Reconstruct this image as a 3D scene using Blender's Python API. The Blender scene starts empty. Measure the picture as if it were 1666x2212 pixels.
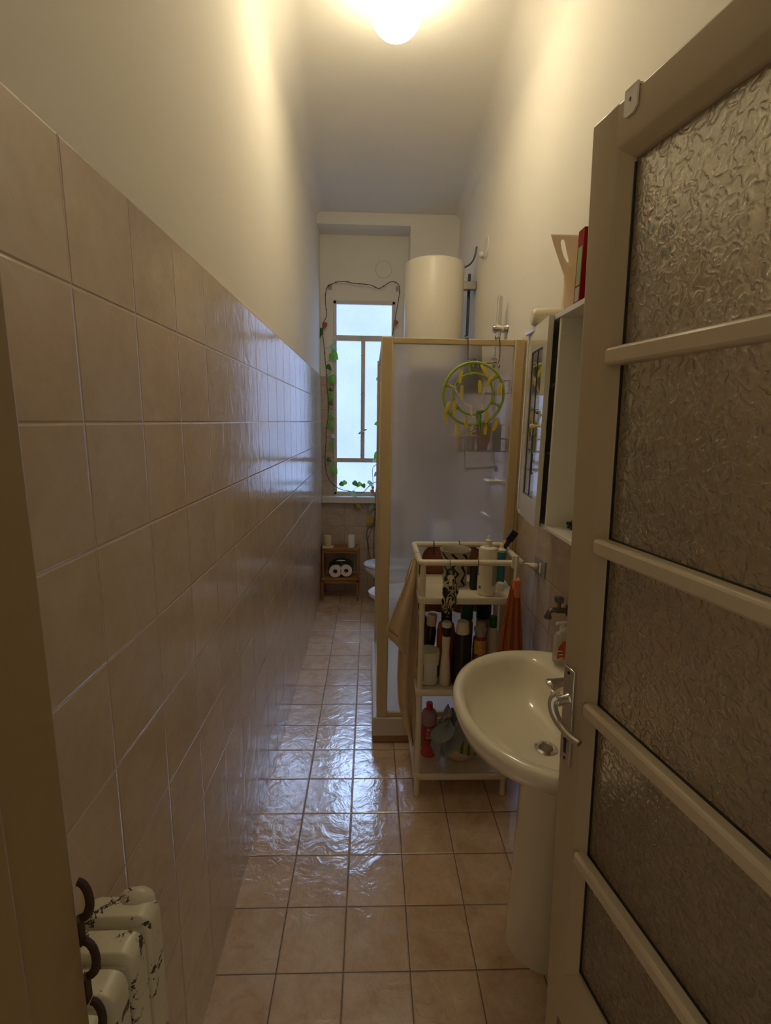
import bpy, bmesh, math, random
from math import sin, cos, pi, radians, sqrt, atan2
from mathutils import Vector, Matrix, noise as mnoise

random.seed(7)
SC = bpy.context.scene
COL = SC.collection

# ------------------------------------------------------------------ camera
F_PX, PITCH, YAW, ROLL, H = 1062.3444, .182, .033, .0156, 1.62
_fw = Vector((sin(YAW)*cos(PITCH), cos(YAW)*cos(PITCH), -sin(PITCH)))
_rt = Vector((cos(YAW), -sin(YAW), 0)); _up = _rt.cross(_fw)
_r2 = _rt*cos(ROLL) + _up*sin(ROLL); _u2 = -_rt*sin(ROLL) + _up*cos(ROLL)
CAM = Vector((0, 0, H))
cd = bpy.data.cameras.new('camera'); cam = bpy.data.objects.new('camera', cd); COL.objects.link(cam)
cam.matrix_world = Matrix(((_r2.x, _u2.x, -_fw.x, 0), (_r2.y, _u2.y, -_fw.y, 0), (_r2.z, _u2.z, -_fw.z, H), (0, 0, 0, 1)))
cd.sensor_fit = 'HORIZONTAL'; cd.sensor_width = 36; cd.lens = F_PX/1666*36; cd.clip_start = .02
SC.camera = cam
def at(x, y, Y):
    """the point of the place on the upright plane at depth Y seen at a pixel of the photograph"""
    d = _fw + _r2*((x-833)/F_PX) + _u2*((1106-y)/F_PX)
    return CAM + d*(Y/d.y)

# ------------------------------------------------------------------ light
SC.view_settings.view_transform = 'Standard'; SC.view_settings.look = 'None'
SC.view_settings.gamma = 1; SC.view_settings.use_curve_mapping = False
SC.view_settings.exposure = 1.15
W = bpy.data.worlds.new('hallway_dusk'); SC.world = W; W.use_nodes = True
W.node_tree.nodes['Background'].inputs[0].default_value = (1, .82, .58, 1)
W.node_tree.nodes['Background'].inputs[1].default_value = .12
LAMP_COL = (1.0, .855, .59); LAMP_E = 13.2
WIN_COL = (.31, .44, .76); WIN_E = .98
ld = bpy.data.lights.new('daylight', 'AREA'); ld.shape = 'RECTANGLE'; ld.size = 2.0; ld.size_y = 1.5; ld.energy = 900; ld.color = (.42, .62, 1.0)
lo = bpy.data.objects.new('daylight', ld); COL.objects.link(lo)        # area light added outside the window to bring more daylight onto the floor
lo.location = (-.3, 7.2, 4.7); lo.rotation_euler = (Vector((-.1, 3.4, .6))-Vector(lo.location)).to_track_quat('-Z', 'Y').to_euler()
SC.cycles.max_bounces = 12; SC.cycles.diffuse_bounces = 6; SC.cycles.transmission_bounces = 12
SC.cycles.transparent_max_bounces = 16; SC.cycles.caustics_reflective = False

# ------------------------------------------------------------------ materials
class NT:
    def __init__(s, name):
        s.m = bpy.data.materials.new(name); s.m.use_nodes = True
        s.t = s.m.node_tree; s.n = s.t.nodes; s.n.clear(); s.out = s.n.new('ShaderNodeOutputMaterial')
    def node(s, typ, **kw):
        n = s.n.new('ShaderNode'+typ)
        for k, v in kw.items(): setattr(n, k, v)
        return n
    def link(s, a, b): s.t.links.new(a, b)
    def math(s, op, a, b=None, c=None):
        n = s.node('Math', operation=op)
        for i, v in enumerate((a, b, c)):
            if v is None: continue
            if hasattr(v, 'is_output'): s.link(v, n.inputs[i])
            else: n.inputs[i].default_value = v
        return n.outputs[0]
    def coords(s):
        n = s.node('TexCoord'); x = s.node('SeparateXYZ'); s.link(n.outputs['Object'], x.inputs[0])
        return n.outputs['Object'], x.outputs
    def noise(s, vec, scale, detail=3, rough=.5, dist=0):
        n = s.node('TexNoise'); n.inputs['Scale'].default_value = scale; n.inputs['Detail'].default_value = detail
        n.inputs['Roughness'].default_value = rough; n.inputs['Distortion'].default_value = dist
        s.link(vec, n.inputs['Vector']); return n.outputs['Fac']
    def mix(s, fac, a, b):
        n = s.node('Mix', data_type='RGBA')
        for sock, v in ((n.inputs[0], fac), (n.inputs[6], a), (n.inputs[7], b)):
            if hasattr(v, 'is_output'): s.link(v, sock)
            elif isinstance(v, tuple): sock.default_value = (*v[:3], 1)
            else: sock.default_value = v
        return n.outputs[2]
    def ramp(s, fac, stops):
        n = s.node('ValToRGB'); s.link(fac, n.inputs[0]); e = n.color_ramp.elements
        while len(e) < len(stops): e.new(.5)
        for el, (p, c) in zip(e, stops): el.position = p; el.color = (*c, 1)
        return n.outputs[0]
    def bump(s, h, strength=.3, dist=.01, normal=None):
        n = s.node('Bump'); n.inputs['Strength'].default_value = strength; n.inputs['Distance'].default_value = dist
        s.link(h, n.inputs['Height'])
        if normal is not None: s.link(normal, n.inputs['Normal'])
        return n.outputs[0]
    def bsdf(s, color, rough=.5, metal=0, **kw):
        n = s.node('BsdfPrincipled')
        for k, v in (('Base Color', color), ('Roughness', rough), ('Metallic', metal)) + tuple((k.replace('_', ' '), v) for k, v in kw.items()):
            if hasattr(v, 'is_output'): s.link(v, n.inputs[k])
            elif isinstance(v, tuple): n.inputs[k].default_value = (*v[:3], 1)
            else: n.inputs[k].default_value = v
        return n
    def done(s, shader):
        s.link(shader.outputs[0] if hasattr(shader, 'outputs') else shader, s.out.inputs[0]); return s.m

def simple(name, col, rough=.5, metal=0, vary=.06, nscale=20, bump=0, bscale=60, bdist=.002, **kw):
    t = NT(name); v, _ = t.coords()
    n = t.noise(v, nscale, 4)
    c = t.mix(n, tuple(max(0, x*(1-vary)) for x in col), tuple(min(1, x*(1+vary)) for x in col))
    if bump:
        kw['Normal'] = t.bump(t.noise(v, bscale, 5), bump, bdist)
    return t.done(t.bsdf(c, rough, metal, **kw))

def tile_mat(name, axes, off, size, c1, c2, c3, grout, rough, wav, gw=.0032, spec=.6, coat=0.0):
    t = NT(name); v, xyz = t.coords(); ax = {'x': 0, 'y': 1, 'z': 2}
    ds, cells = [], []
    for a, o, s_ in zip(axes, off, size):
        u = t.math('DIVIDE', t.math('SUBTRACT', xyz[ax[a]], o), s_)
        cells.append(t.math('FLOOR', u))
        f = t.math('FRACT', u)
        ds.append(t.math('MULTIPLY', t.math('MINIMUM', f, t.math('SUBTRACT', 1, f)), s_))
    d = t.math('MINIMUM', ds[0], ds[1])
    mask = t.math('LESS_THAN', d, gw/2)
    cv = t.node('CombineXYZ'); t.link(cells[0], cv.inputs[0]); t.link(cells[1], cv.inputs[1])
    wn = t.node('TexWhiteNoise', noise_dimensions='3D'); t.link(cv.outputs[0], wn.inputs['Vector'])
    # every tile gets its own piece of the clouded pattern
    add = t.node('VectorMath', operation='MULTIPLY_ADD'); t.link(wn.outputs['Color'], add.inputs[0])
    add.inputs[1].default_value = (7, 7, 7); t.link(v, add.inputs[2]); pv = add.outputs[0]
    base = t.ramp(t.noise(pv, 9, 6, .62, .6), [(.32, c1), (.5, c2), (.68, c3)])
    sp = t.ramp(t.noise(pv, 45, 5, .7), [(.35, (.86,)*3), (.62, (1,)*3)])
    mul = t.node('Mix', data_type='RGBA', blend_type='MULTIPLY'); mul.inputs[0].default_value = .8 if 'x' in axes and 'y' in axes else .4
    t.link(base, mul.inputs[6]); t.link(sp, mul.inputs[7])
    tone = t.math('ADD', t.math('MULTIPLY', wn.outputs['Value'], .10), .95)
    hs = t.node('HueSaturation'); t.link(mul.outputs[2], hs.inputs['Color']); t.link(tone, hs.inputs['Value'])
    col = t.mix(mask, hs.outputs[0], grout)
    edge = t.node('MapRange'); t.link(d, edge.inputs[0]); edge.inputs[1].default_value = gw*.35; edge.inputs[2].default_value = gw*1.6
    b1 = t.bump(edge.outputs[0], .9, .0016)
    b2 = t.bump(t.noise(pv, 13, 4, .55, .9), wav, .006, b1)
    b3 = t.bump(t.noise(pv, 60, 3, .5), wav*.35, .002, b2)
    ro = t.math('ADD', t.math('MULTIPLY', mask, .5), rough)
    return t.done(t.bsdf(col, ro, 0, Normal=b3, Specular_IOR_Level=spec, Coat_Weight=coat, Coat_Roughness=.16, Coat_IOR=1.7, Coat_Normal=b3))

WALL_L, WALL_R = -.4476, .71
CREAM = (.78, .745, .665)
M = {}
M['paint'] = simple('cream_wall_paint', CREAM, .75, vary=.03, nscale=3, bump=.12, bscale=45, bdist=.004)
M['ceiling'] = simple('ceiling_paint', (.60, .575, .53), .8, vary=.04, nscale=2.5, bump=.12, bscale=30, bdist=.004)
M['wall_tile_side'] = tile_mat('side_wall_tile', 'yz', (.7838, 2.0088), (.1996, .1991), (.59, .475, .36), (.63, .515, .40), (.665, .555, .445), (.60, .49, .36), .15, .22, .0022, .8, .0)
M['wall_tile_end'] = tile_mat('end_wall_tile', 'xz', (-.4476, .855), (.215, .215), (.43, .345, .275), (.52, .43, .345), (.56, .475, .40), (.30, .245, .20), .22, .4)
M['floor_tile'] = tile_mat('floor_tile', 'xy', (-.2652, 1.1978), (.2002, .2026), (.58, .40, .26), (.67, .50, .355), (.74, .60, .46), (.10, .075, .06), .18, .5, .003, .8, .45)
M['ceramic'] = simple('glazed_ceramic', (.84, .79, .64), .12, vary=.01, nscale=2, Coat_Weight=.4, Coat_Roughness=.04)
M['white_ceramic'] = simple('white_ceramic', (.80, .80, .80), .12, vary=.01, nscale=2, Coat_Weight=.4, Coat_Roughness=.04)
M['cart'] = simple('cream_plastic', (.74, .68, .53), .35, vary=.03, nscale=8, bump=.05, bscale=200)
M['frame'] = simple('yellowed_enamel_frame', (.64, .51, .29), .38, vary=.03, nscale=6)
M['tray'] = simple('shower_tray_enamel', (.66, .61, .54), .18, vary=.02, nscale=4)
M['kickboard'] = simple('brown_skirting', (.33, .19, .09), .5, vary=.1, nscale=12)
M['door_paint'] = simple('beige_gloss_paint', (.50, .415, .28), .36, vary=.05, nscale=7, bump=.22, bscale=22, bdist=.003)
M['bar_paint'] = simple('beige_bar_paint', (.62, .53, .385), .34, vary=.05, nscale=7, bump=.2, bscale=30, bdist=.002)
M['jamb_paint'] = simple('olive_beige_jamb_paint', (.34, .25, .12), .42, vary=.06, nscale=5, bump=.25, bscale=18, bdist=.003)
M['dark_metal'] = simple('tarnished_metal', (.20, .18, .16), .35, 1, vary=.15, nscale=40)
M['chrome'] = simple('worn_chrome', (.72, .70, .67), .14, 1, vary=.04, nscale=30)
M['dull_metal'] = simple('dull_grey_metal', (.45, .43, .41), .32, 1, vary=.12, nscale=40)
M['wire'] = simple('brown_wire', (.22, .17, .12), .35, .8, vary=.15, nscale=60)
M['black'] = simple('black_plastic', (.012, .012, .014), .3, vary=.1)
M['white'] = simple('white_plastic', (.78, .76, .70), .35, vary=.03)
M['cabinet'] = simple('white_cabinet_laminate', (.74, .72, .64), .22, vary=.02, nscale=5, Coat_Weight=.2)
M['cab_gloss'] = simple('white_cabinet_gloss', (.72, .70, .64), .06, vary=.01, nscale=5, Coat_Weight=1.0, Coat_Roughness=.03)
M['mirror'] = simple('mirror_glass', (.86, .88, .90), .03, 1, vary=.01)
M['lead'] = simple('lead_came', (.10, .10, .10), .45, .6)
M['wood'] = None
M['lime'] = simple('lime_green_plastic', (.33, .46, .05), .3, vary=.06)
M['dark_lime'] = simple('dark_green_plastic', (.13, .30, .05), .3, vary=.06)
M['peg'] = simple('yellow_plastic', (.66, .52, .04), .35, vary=.08)
M['chain'] = simple('cream_chain_plastic', (.78, .72, .52), .4)
M['stem'] = simple('brown_green_stem', (.045, .045, .018), .6, vary=.25, nscale=40)
M['red'] = simple('red_plastic', (.52, .02, .02), .35)
M['teal'] = simple('teal_plastic', (.03, .17, .20), .35)
M['green_cap'] = simple('green_cap_plastic', (.02, .13, .02), .4)
M['orange_red'] = simple('orange_red_plastic', (.50, .09, .02), .35)
M['candle'] = simple('ivory_wax', (.70, .58, .36), .45, Subsurface_Weight=.2)
M['roll'] = simple('tissue_paper', (.84, .80, .76), .9, bump=.2, bscale=120)
M['core'] = simple('cardboard_core', (.40, .34, .28), .9)
M['pack'] = simple('dark_teal_wrap', (.01, .045, .06), .16, vary=.3, nscale=15, bump=.6, bscale=25, bdist=.01)
M['radiator'] = None
M['label_grey'] = simple('grey_label_print', (.42, .39, .34), .5)
M['ink'] = simple('dark_print', (.05, .045, .04), .5)
M['pale_print'] = simple('pale_print', (.80, .74, .64), .5)
M['red_card'] = simple('red_card', (.26, .006, .004), .5, Specular_IOR_Level=.2, vary=.05)
M['green_print'] = simple('green_print', (.28, .40, .16), .5)
M['grey_cloth'] = simple('grey_cloth', (.27, .30, .31), .95, vary=.15, nscale=30, bump=.5, bscale=180, bdist=.002)
M['bowl'] = simple('cream_bowl', (.72, .58, .42), .3)
M['brush_rust'] = simple('rusty_steel', (.075, .045, .03), .5, .6, vary=.5, nscale=90, bump=.5, bscale=150)
M['plaster'] = simple('rough_plaster', (.66, .64, .60), .9, bump=.5, bscale=50, bdist=.004)
M['olive'] = simple('olive_liquid', (.30, .22, .07), .3)
M['smoke'] = simple('smoky_bottle', (.25, .26, .27), .2)
M['beige_print'] = simple('yellow_orange_print', (.62, .34, .08), .5, vary=.4, nscale=35)
M['steel_clip'] = simple('steel_clip', (.5, .5, .5), .25, 1)
M['outlet'] = simple('bluish_grey_plate', (.33, .34, .35), .4)
M['seat'] = simple('window_blue_seat', (.70, .76, .82), .14, Coat_Weight=.4)  # blue of the window daylight is put into the seat's base colour

def fabric(name, col, weave=500, b=.5, fold=.0):
    t = NT(name); v, _ = t.coords()
    c = t.mix(t.noise(v, 26, 6, .7), tuple(x*.78 for x in col), tuple(min(1, x*1.18) for x in col))
    n = t.bump(t.noise(v, weave, 2), b, .0025)
    return t.done(t.bsdf(c, .95, 0, Normal=n, Sheen_Weight=.25, Sheen_Roughness=.5))
M['beige_towel'] = fabric('beige_terry', (.66, .51, .32))
M['orange_towel'] = fabric('orange_terry', (.52, .15, .055))
M['rust_towel'] = fabric('rust_terry', (.30, .10, .055))

def wood():
    t = NT('orange_brown_pine'); v, xyz = t.coords()
    mp = t.node('Mapping'); mp.inputs['Scale'].default_value = (3, 28, 28); t.link(v, mp.inputs[0])
    c = t.ramp(t.noise(mp.outputs[0], 3, 5, .6, .8), [(.3, (.21, .085, .022)), (.55, (.36, .17, .05)), (.75, (.46, .24, .09))])
    return t.done(t.bsdf(c, .38))
M['wood'] = wood()

def chipped():
    t = NT('chipped_cream_enamel'); v, xyz = t.coords()
    n = t.noise(v, 26, 7, .72, .5); m = t.math('GREATER_THAN', n, .59)
    tone = t.mix(t.noise(v, 7, 4), (.60, .56, .42), (.74, .71, .57))
    c = t.mix(m, tone, (.055, .035, .02))
    b = t.bump(m, .6, .001); b2 = t.bump(t.noise(v, 30, 4), .3, .004, b)
    return t.done(t.bsdf(c, .34, 0, Normal=b2))
M['radiator'] = chipped()

def window_frame():
    t = NT('weathered_window_paint'); v, xyz = t.coords()
    n = t.noise(v, 38, 6, .7); m = t.math('GREATER_THAN', n, .64)
    c = t.mix(m, (.62, .60, .56), (.22, .19, .15))
    return t.done(t.bsdf(c, .6, 0, Normal=t.bump(n, .5, .003)))
M['win_frame'] = window_frame()

def lit_pane(name, e, col, scale):
    # rippled obscured glass with daylight behind it
    t = NT(name); v, xyz = t.coords()
    n = t.noise(v, scale, 4, .6, .3); n2 = t.noise(v, 3.0, 2)
    c = t.mix(t.math('MULTIPLY', n, 1.0), tuple(x*.80 for x in col), tuple(x*1.12 for x in col))
    em = t.node('Emission'); t.link(c, em.inputs[0])
    t.link(t.math('MULTIPLY', t.math('ADD', t.math('MULTIPLY', n2, .35), .82), e), em.inputs[1])
    g = t.bsdf((.05, .05, .05), .15, 0, Normal=t.bump(n, .8, .004))
    ad = t.node('AddShader'); t.link(em.outputs[0], ad.inputs[0]); t.link(g.outputs[0], ad.inputs[1])
    tr = t.node('BsdfTransparent'); mx_ = t.node('MixShader'); mx_.inputs[0].default_value = .3
    t.link(ad.outputs[0], mx_.inputs[1]); t.link(tr.outputs[0], mx_.inputs[2])
    return t.done(mx_)
M['pane'] = lit_pane('obscured_daylight_glass', WIN_E, WIN_COL, 120)

def globe():
    t = NT('opal_lamp_glass')
    em = t.node('Emission'); em.inputs[0].default_value = (*LAMP_COL, 1); em.inputs[1].default_value = LAMP_E
    g = t.bsdf((.8, .78, .7), .15)
    ad = t.node('AddShader'); t.link(em.outputs[0], ad.inputs[0]); t.link(g.outputs[0], ad.inputs[1])
    return t.done(ad)
M['globe'] = globe()

def cathedral():
    # hammered door glass
    t = NT('hammered_glass'); v, xyz = t.coords()
    n1 = t.noise(v, 60, 1.0, .4, .55); r1 = t.math('ABSOLUTE', t.math('SUBTRACT', n1, .5)); r1 = t.math('SUBTRACT', 1, t.math('MINIMUM', t.math('MULTIPLY', r1, 7), 1))
    h = t.math('ADD', t.math('POWER', r1, 1.5), t.math('MULTIPLY', t.noise(v, 30, 1), 1.2))
    b = t.bump(h, 1.0, .0012)
    gl = t.bsdf((.93, .93, .88), .10, 0, Normal=b, Transmission_Weight=1.0, IOR=1.45)
    df = t.node('BsdfDiffuse'); df.inputs[0].default_value = (.38, .32, .22, 1); t.link(b, df.inputs['Normal'])
    tr = t.node('BsdfTransparent'); tr.inputs[0].default_value = (.9, .88, .8, 1)
    m1 = t.node('MixShader'); m1.inputs[0].default_value = .07; t.link(gl.outputs[0], m1.inputs[1]); t.link(df.outputs[0], m1.inputs[2])
    m2 = t.node('MixShader'); m2.inputs[0].default_value = .25; t.link(m1.outputs[0], m2.inputs[1]); t.link(tr.outputs[0], m2.inputs[2])
    return t.done(m2)
M['door_glass'] = cathedral()

def acrylic():
    # milky shower panel: things right behind show blurred
    t = NT('milky_acrylic'); v, xyz = t.coords()
    n = t.noise(v, 30, 4, .6)
    c = t.mix(t.noise(v, 2.2, 5, .6), (.92, .92, .93), (.97, .97, .98))
    gl = t.bsdf((.98, .98, 1.0), .09, 0, Transmission_Weight=1.0, IOR=1.12, Specular_IOR_Level=.0, Normal=t.bump(n, .15, .002))
    df = t.node('BsdfDiffuse'); t.link(c, df.inputs[0])
    tl = t.node('BsdfTranslucent'); t.link(c, tl.inputs[0])
    gs = t.node('BsdfGlossy'); gs.inputs['Roughness'].default_value = .12
    m1 = t.node('MixShader'); m1.inputs[0].default_value = .80; t.link(df.outputs[0], m1.inputs[1]); t.link(tl.outputs[0], m1.inputs[2])
    m2 = t.node('MixShader'); m2.inputs[0].default_value = .34; t.link(gl.outputs[0], m2.inputs[1]); t.link(m1.outputs[0], m2.inputs[2])
    m3 = t.node('MixShader'); m3.inputs[0].default_value = .05; t.link(m2.outputs[0], m3.inputs[1]); t.link(gs.outputs[0], m3.inputs[2])
    tr = t.node('BsdfTransparent'); m4 = t.node('MixShader'); m4.inputs[0].default_value = .20
    t.link(m3.outputs[0], m4.inputs[1]); t.link(tr.outputs[0], m4.inputs[2])
    return t.done(m4)
M['acrylic'] = acrylic()

def leafm(name, c1, c2, tf=.35):
    t = NT(name); v, _ = t.coords()
    c = t.mix(t.noise(v, 60, 3), c1, c2)
    p = t.bsdf(c, .35); tl = t.node('BsdfTranslucent'); t.link(c, tl.inputs[0])
    m = t.node('MixShader'); m.inputs[0].default_value = tf; t.link(p.outputs[0], m.inputs[1]); t.link(tl.outputs[0], m.inputs[2])
    return t.done(m)
M['leaf'] = leafm('green_leaf', (.10, .34, .03), (.22, .50, .06))
M['leaf_dark'] = leafm('dark_leaf', (.03, .12, .015), (.07, .20, .03))
M['leaf_pale'] = leafm('pale_leaf', (.30, .52, .30), (.42, .62, .42))
M['leaf_yellow'] = leafm('yellow_leaf', (.52, .38, .06), (.62, .46, .10))
M['leaf_brown'] = leafm('brown_leaf', (.30, .08, .03), (.42, .14, .05))

def zigzag():
    t = NT('zigzag_glazed_cup'); v, xyz = t.coords()
    ang = t.math('ARCTAN2', xyz[1], xyz[0])
    tri = t.math('PINGPONG', t.math('MULTIPLY', xyz[2], 1/.030), 1.0)
    f = t.math('FRACT', t.math('ADD', t.math('MULTIPLY', ang, 8/(2*pi)), t.math('MULTIPLY', tri, .62)))
    m = t.math('LESS_THAN', f, .30)
    zin = t.math('LESS_THAN', xyz[2], .152); m = t.math('MULTIPLY', m, zin)
    return t.done(t.bsdf(t.mix(m, (.38, .35, .26), (.03, .015, .012)), .25))
M['zigzag'] = zigzag()

def zebra():
    t = NT('black_and_cream_swirls'); v, xyz = t.coords()
    mp = t.node('Mapping'); mp.inputs['Scale'].default_value = (34, 34, 15); t.link(v, mp.inputs[0])
    m = t.math('GREATER_THAN', t.math('FRACT', t.math('MULTIPLY', t.noise(mp.outputs[0], 1, 1, .4, 1.2), 5.5)), .52)
    return t.done(t.bsdf(t.mix(m, (.012, .011, .010), (.52, .47, .34)), .3))
M['zebra'] = zebra()

def melon():
    t = NT('watermelon_striped_cloth'); v, xyz = t.coords()
    nz = t.noise(v, 30, 5, .7)
    f = t.math('FRACT', t.math('ADD', t.math('MULTIPLY', xyz[0], 30), t.math('MULTIPLY', nz, .5)))
    c = t.ramp(f, [(.40, (.42, .35, .20)), (.50, (.04, .17, .015)), (.80, (.05, .20, .02)), (.92, (.40, .34, .19))])
    return t.done(t.bsdf(c, .9, 0, Normal=t.bump(t.noise(v, 150, 3), .4, .002)))
M['melon'] = melon()

def clear(name, col, rough=.08, diff=.25):
    t = NT(name)
    g = t.bsdf(col, rough, 0, Transmission_Weight=1.0, IOR=1.2); d = t.node('BsdfDiffuse'); d.inputs[0].default_value = (*col, 1)
    m = t.node('MixShader'); m.inputs[0].default_value = diff; t.link(g.outputs[0], m.inputs[1]); t.link(d.outputs[0], m.inputs[2])
    return t.done(m)
M['clear'] = clear('clear_plastic', (.82, .80, .76), .1, .45)
M['pink_clear'] = clear('cloudy_pink_plastic', (.62, .42, .42), .2, .7)
M['paper_bag'] = leafm('pink_beige_pouch', (.74, .63, .48), (.80, .70, .55), .6)

# ------------------------------------------------------------------ mesh helpers
def obj(name, bm, mat, parent=None, smooth=True, bevel=0, seg=2, loc=None, rot=None, auto=35):
    if bm.faces: bmesh.ops.recalc_face_normals(bm, faces=bm.faces)
    me = bpy.data.meshes.new(name); bm.to_mesh(me); bm.free()
    o = bpy.data.objects.new(name, me); COL.objects.link(o)
    mats = mat if isinstance(mat, (list, tuple)) else [mat]
    for m_ in mats: me.materials.append(m_)
    if smooth:
        me.polygons.foreach_set('use_smooth', [True]*len(me.polygons))
        me.set_sharp_from_angle(angle=radians(auto))
    if bevel:
        b = o.modifiers.new('bevel', 'BEVEL'); b.width = bevel; b.segments = seg; b.limit_method = 'ANGLE'; b.angle_limit = radians(40)
        b.harden_normals = False
    if loc is not None: o.location = loc
    if rot is not None: o.rotation_euler = rot
    if parent is not None: o.parent = parent
    return o
def empty(name, loc=(0, 0, 0), rot=(0, 0, 0)):
    o = bpy.data.objects.new(name, None); COL.objects.link(o); o.location = loc; o.rotation_euler = rot; o.empty_display_size = .05
    return o
def tag(o, label, cat, group=None, kind=None):
    if label: o['label'] = label
    if cat: o['category'] = cat
    if group: o['group'] = group
    if kind: o['kind'] = kind
    return o
def thing(name, label, cat, loc=(0, 0, 0), rot=(0, 0, 0), group=None): return tag(empty(name, loc, rot), label, cat, group)
def struct(name, bm, mat, parent=None, **kw):
    o = obj(name, bm, mat, parent, **kw)
    if parent is None: o['kind'] = 'structure'
    return o
def BM(): return bmesh.new()
def box(bm, x0, x1, y0, y1, z0, z1, mi=0, mat=None):
    vs = [bm.verts.new(Vector(p) if mat is None else mat @ Vector(p)) for p in
          ((x0, y0, z0), (x1, y0, z0), (x1, y1, z0), (x0, y1, z0), (x0, y0, z1), (x1, y0, z1), (x1, y1, z1), (x0, y1, z1))]
    for f in ((0, 3, 2, 1), (4, 5, 6, 7), (0, 1, 5, 4), (1, 2, 6, 5), (2, 3, 7, 6), (3, 0, 4, 7)):
        bm.faces.new([vs[i] for i in f]).material_index = mi
    return bm
def prism(bm, poly, y0, y1, plane='xz', mi=0):
    """poly in the named plane, pushed along the third axis"""
    def P(a, b, c): return {'xz': (a, c, b), 'xy': (a, b, c), 'yz': (c, a, b)}[plane]
    n = len(poly); A = [bm.verts.new(P(a, b, y0)) for a, b in poly]; B = [bm.verts.new(P(a, b, y1)) for a, b in poly]
    bm.faces.new(A).material_index = mi; bm.faces.new(B[::-1]).material_index = mi
    for i in range(n): bm.faces.new((A[i], B[i], B[(i+1) % n], A[(i+1) % n])).material_index = mi
    return bm
def loft(bm, rings, cap0=True, cap1=True, closed=True, mi=0):
    R = [[bm.verts.new(p) for p in r] for r in rings]; n = len(R[0])
    for a, b in zip(R, R[1:]):
        for i in range(n if closed else n-1):
            j = (i+1) % n
            bm.faces.new((a[i], a[j], b[j], b[i])).material_index = mi
    if cap0: bm.faces.new(R[0][::-1]).material_index = mi
    if cap1: bm.faces.new(R[-1]).material_index = mi
    return bm
def circ(c, r, n=24, ry=None, z=None):
    ry = r if ry is None else ry
    return [Vector((c[0]+r*cos(2*pi*i/n), c[1]+ry*sin(2*pi*i/n), c[2] if z is None else z)) for i in range(n)]
def lathe(bm, prof, c=(0, 0, 0), n=28, ry=1.0, cap0=True, cap1=True, mi=0):
    return loft(bm, [circ((c[0], c[1], c[2]+z), max(r, 1e-4), n, max(r, 1e-4)*ry) for r, z in prof], cap0, cap1, mi=mi)
def tube(bm, pts, r, n=10, closed=False, mi=0, flat=1.0):
    pts = [Vector(p) for p in pts]; m = len(pts); rs = r if isinstance(r, (list, tuple)) else [r]*m
    rings = []; up = None
    for i, p in enumerate(pts):
        if closed: t = (pts[(i+1) % m]-pts[i-1])
        else: t = (pts[min(i+1, m-1)]-pts[max(i-1, 0)])
        t.normalize()
        if up is None:
            up = t.cross(Vector((0, 0, 1)))
            if up.length < .1: up = t.cross(Vector((0, 1, 0)))
        up = (up - t*up.dot(t)).normalized(); sd = t.cross(up)
        rings.append([p + up*(rs[i]*cos(2*pi*k/n)) + sd*(rs[i]*flat*sin(2*pi*k/n)) for k in range(n)])
    if closed:
        R = [[bm.verts.new(p) for p in q] for q in rings]
        for a in range(m):
            b = (a+1) % m
            for i in range(n): bm.faces.new((R[a][i], R[a][(i+1) % n], R[b][(i+1) % n], R[b][i])).material_index = mi
        return bm
    return loft(bm, rings, mi=mi)
def smoothpath(pts, k=4):
    pts = [Vector(p) for p in pts]; out = []
    for i in range(len(pts)-1):
        p0 = pts[max(i-1, 0)]; p1 = pts[i]; p2 = pts[i+1]; p3 = pts[min(i+2, len(pts)-1)]
        for j in range(k):
            t = j/k
            out.append(.5*((2*p1)+(p2-p0)*t+(2*p0-5*p1+4*p2-p3)*t*t+(3*p1-p0-3*p2+p3)*t**3))
    out.append(pts[-1]); return out
def ball(bm, c, r, n=16, sx=1, sy=1, sz=1, mi=0):
    return loft(bm, [[Vector((c[0]+r*sx*sin(pi*(a+.02)/(n+.04))*cos(2*pi*k/n), c[1]+r*sy*sin(pi*(a+.02)/(n+.04))*sin(2*pi*k/n), c[2]-r*sz*cos(pi*(a+.02)/(n+.04)))) for k in range(n)] for a in range(n+1)], mi=mi)
def xform(bm, mat): bmesh.ops.transform(bm, matrix=mat, verts=bm.verts); return bm
def arcpatch(bm, c, r, a0, a1, z0, z1, n=8, mi=0, th=.0006):
    """a label wrapped on a round body"""
    rings = []
    for i in range(n+1):
        a = radians(a0+(a1-a0)*i/n); ca, sa = cos(a), sin(a)
        rings.append([Vector((c[0]+(r+d)*ca, c[1]+(r+d)*sa, z)) for d, z in ((0, z0), (th, z0), (th, z1), (0, z1))])
    return loft(bm, rings, mi=mi)
def text_mesh(s, size, ext=.0004):
    cu = bpy.data.curves.new('lettering', 'FONT'); cu.body = s; cu.size = size; cu.extrude = ext; cu.align_x = 'CENTER'; cu.align_y = 'CENTER'; cu.resolution_u = 3
    o = bpy.data.objects.new('lettering', cu); COL.objects.link(o)
    dg = bpy.context.evaluated_depsgraph_get(); me = bpy.data.meshes.new_from_object(o.evaluated_get(dg))
    bm = bmesh.new(); bm.from_mesh(me); bpy.data.objects.remove(o); bpy.data.curves.remove(cu); bpy.data.meshes.remove(me)
    return bm
def wrap_text(s, size, c, r, ang, z, roll=0):
    bm = text_mesh(s, size)
    if roll: xform(bm, Matrix.Rotation(roll, 4, 'Z'))
    for v in bm.verts:
        a = radians(ang) + v.co.x/r; rr = r + .0006 + v.co.z
        v.co = Vector((c[0]+rr*cos(a), c[1]+rr*sin(a), z+v.co.y))
    return bm
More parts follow.
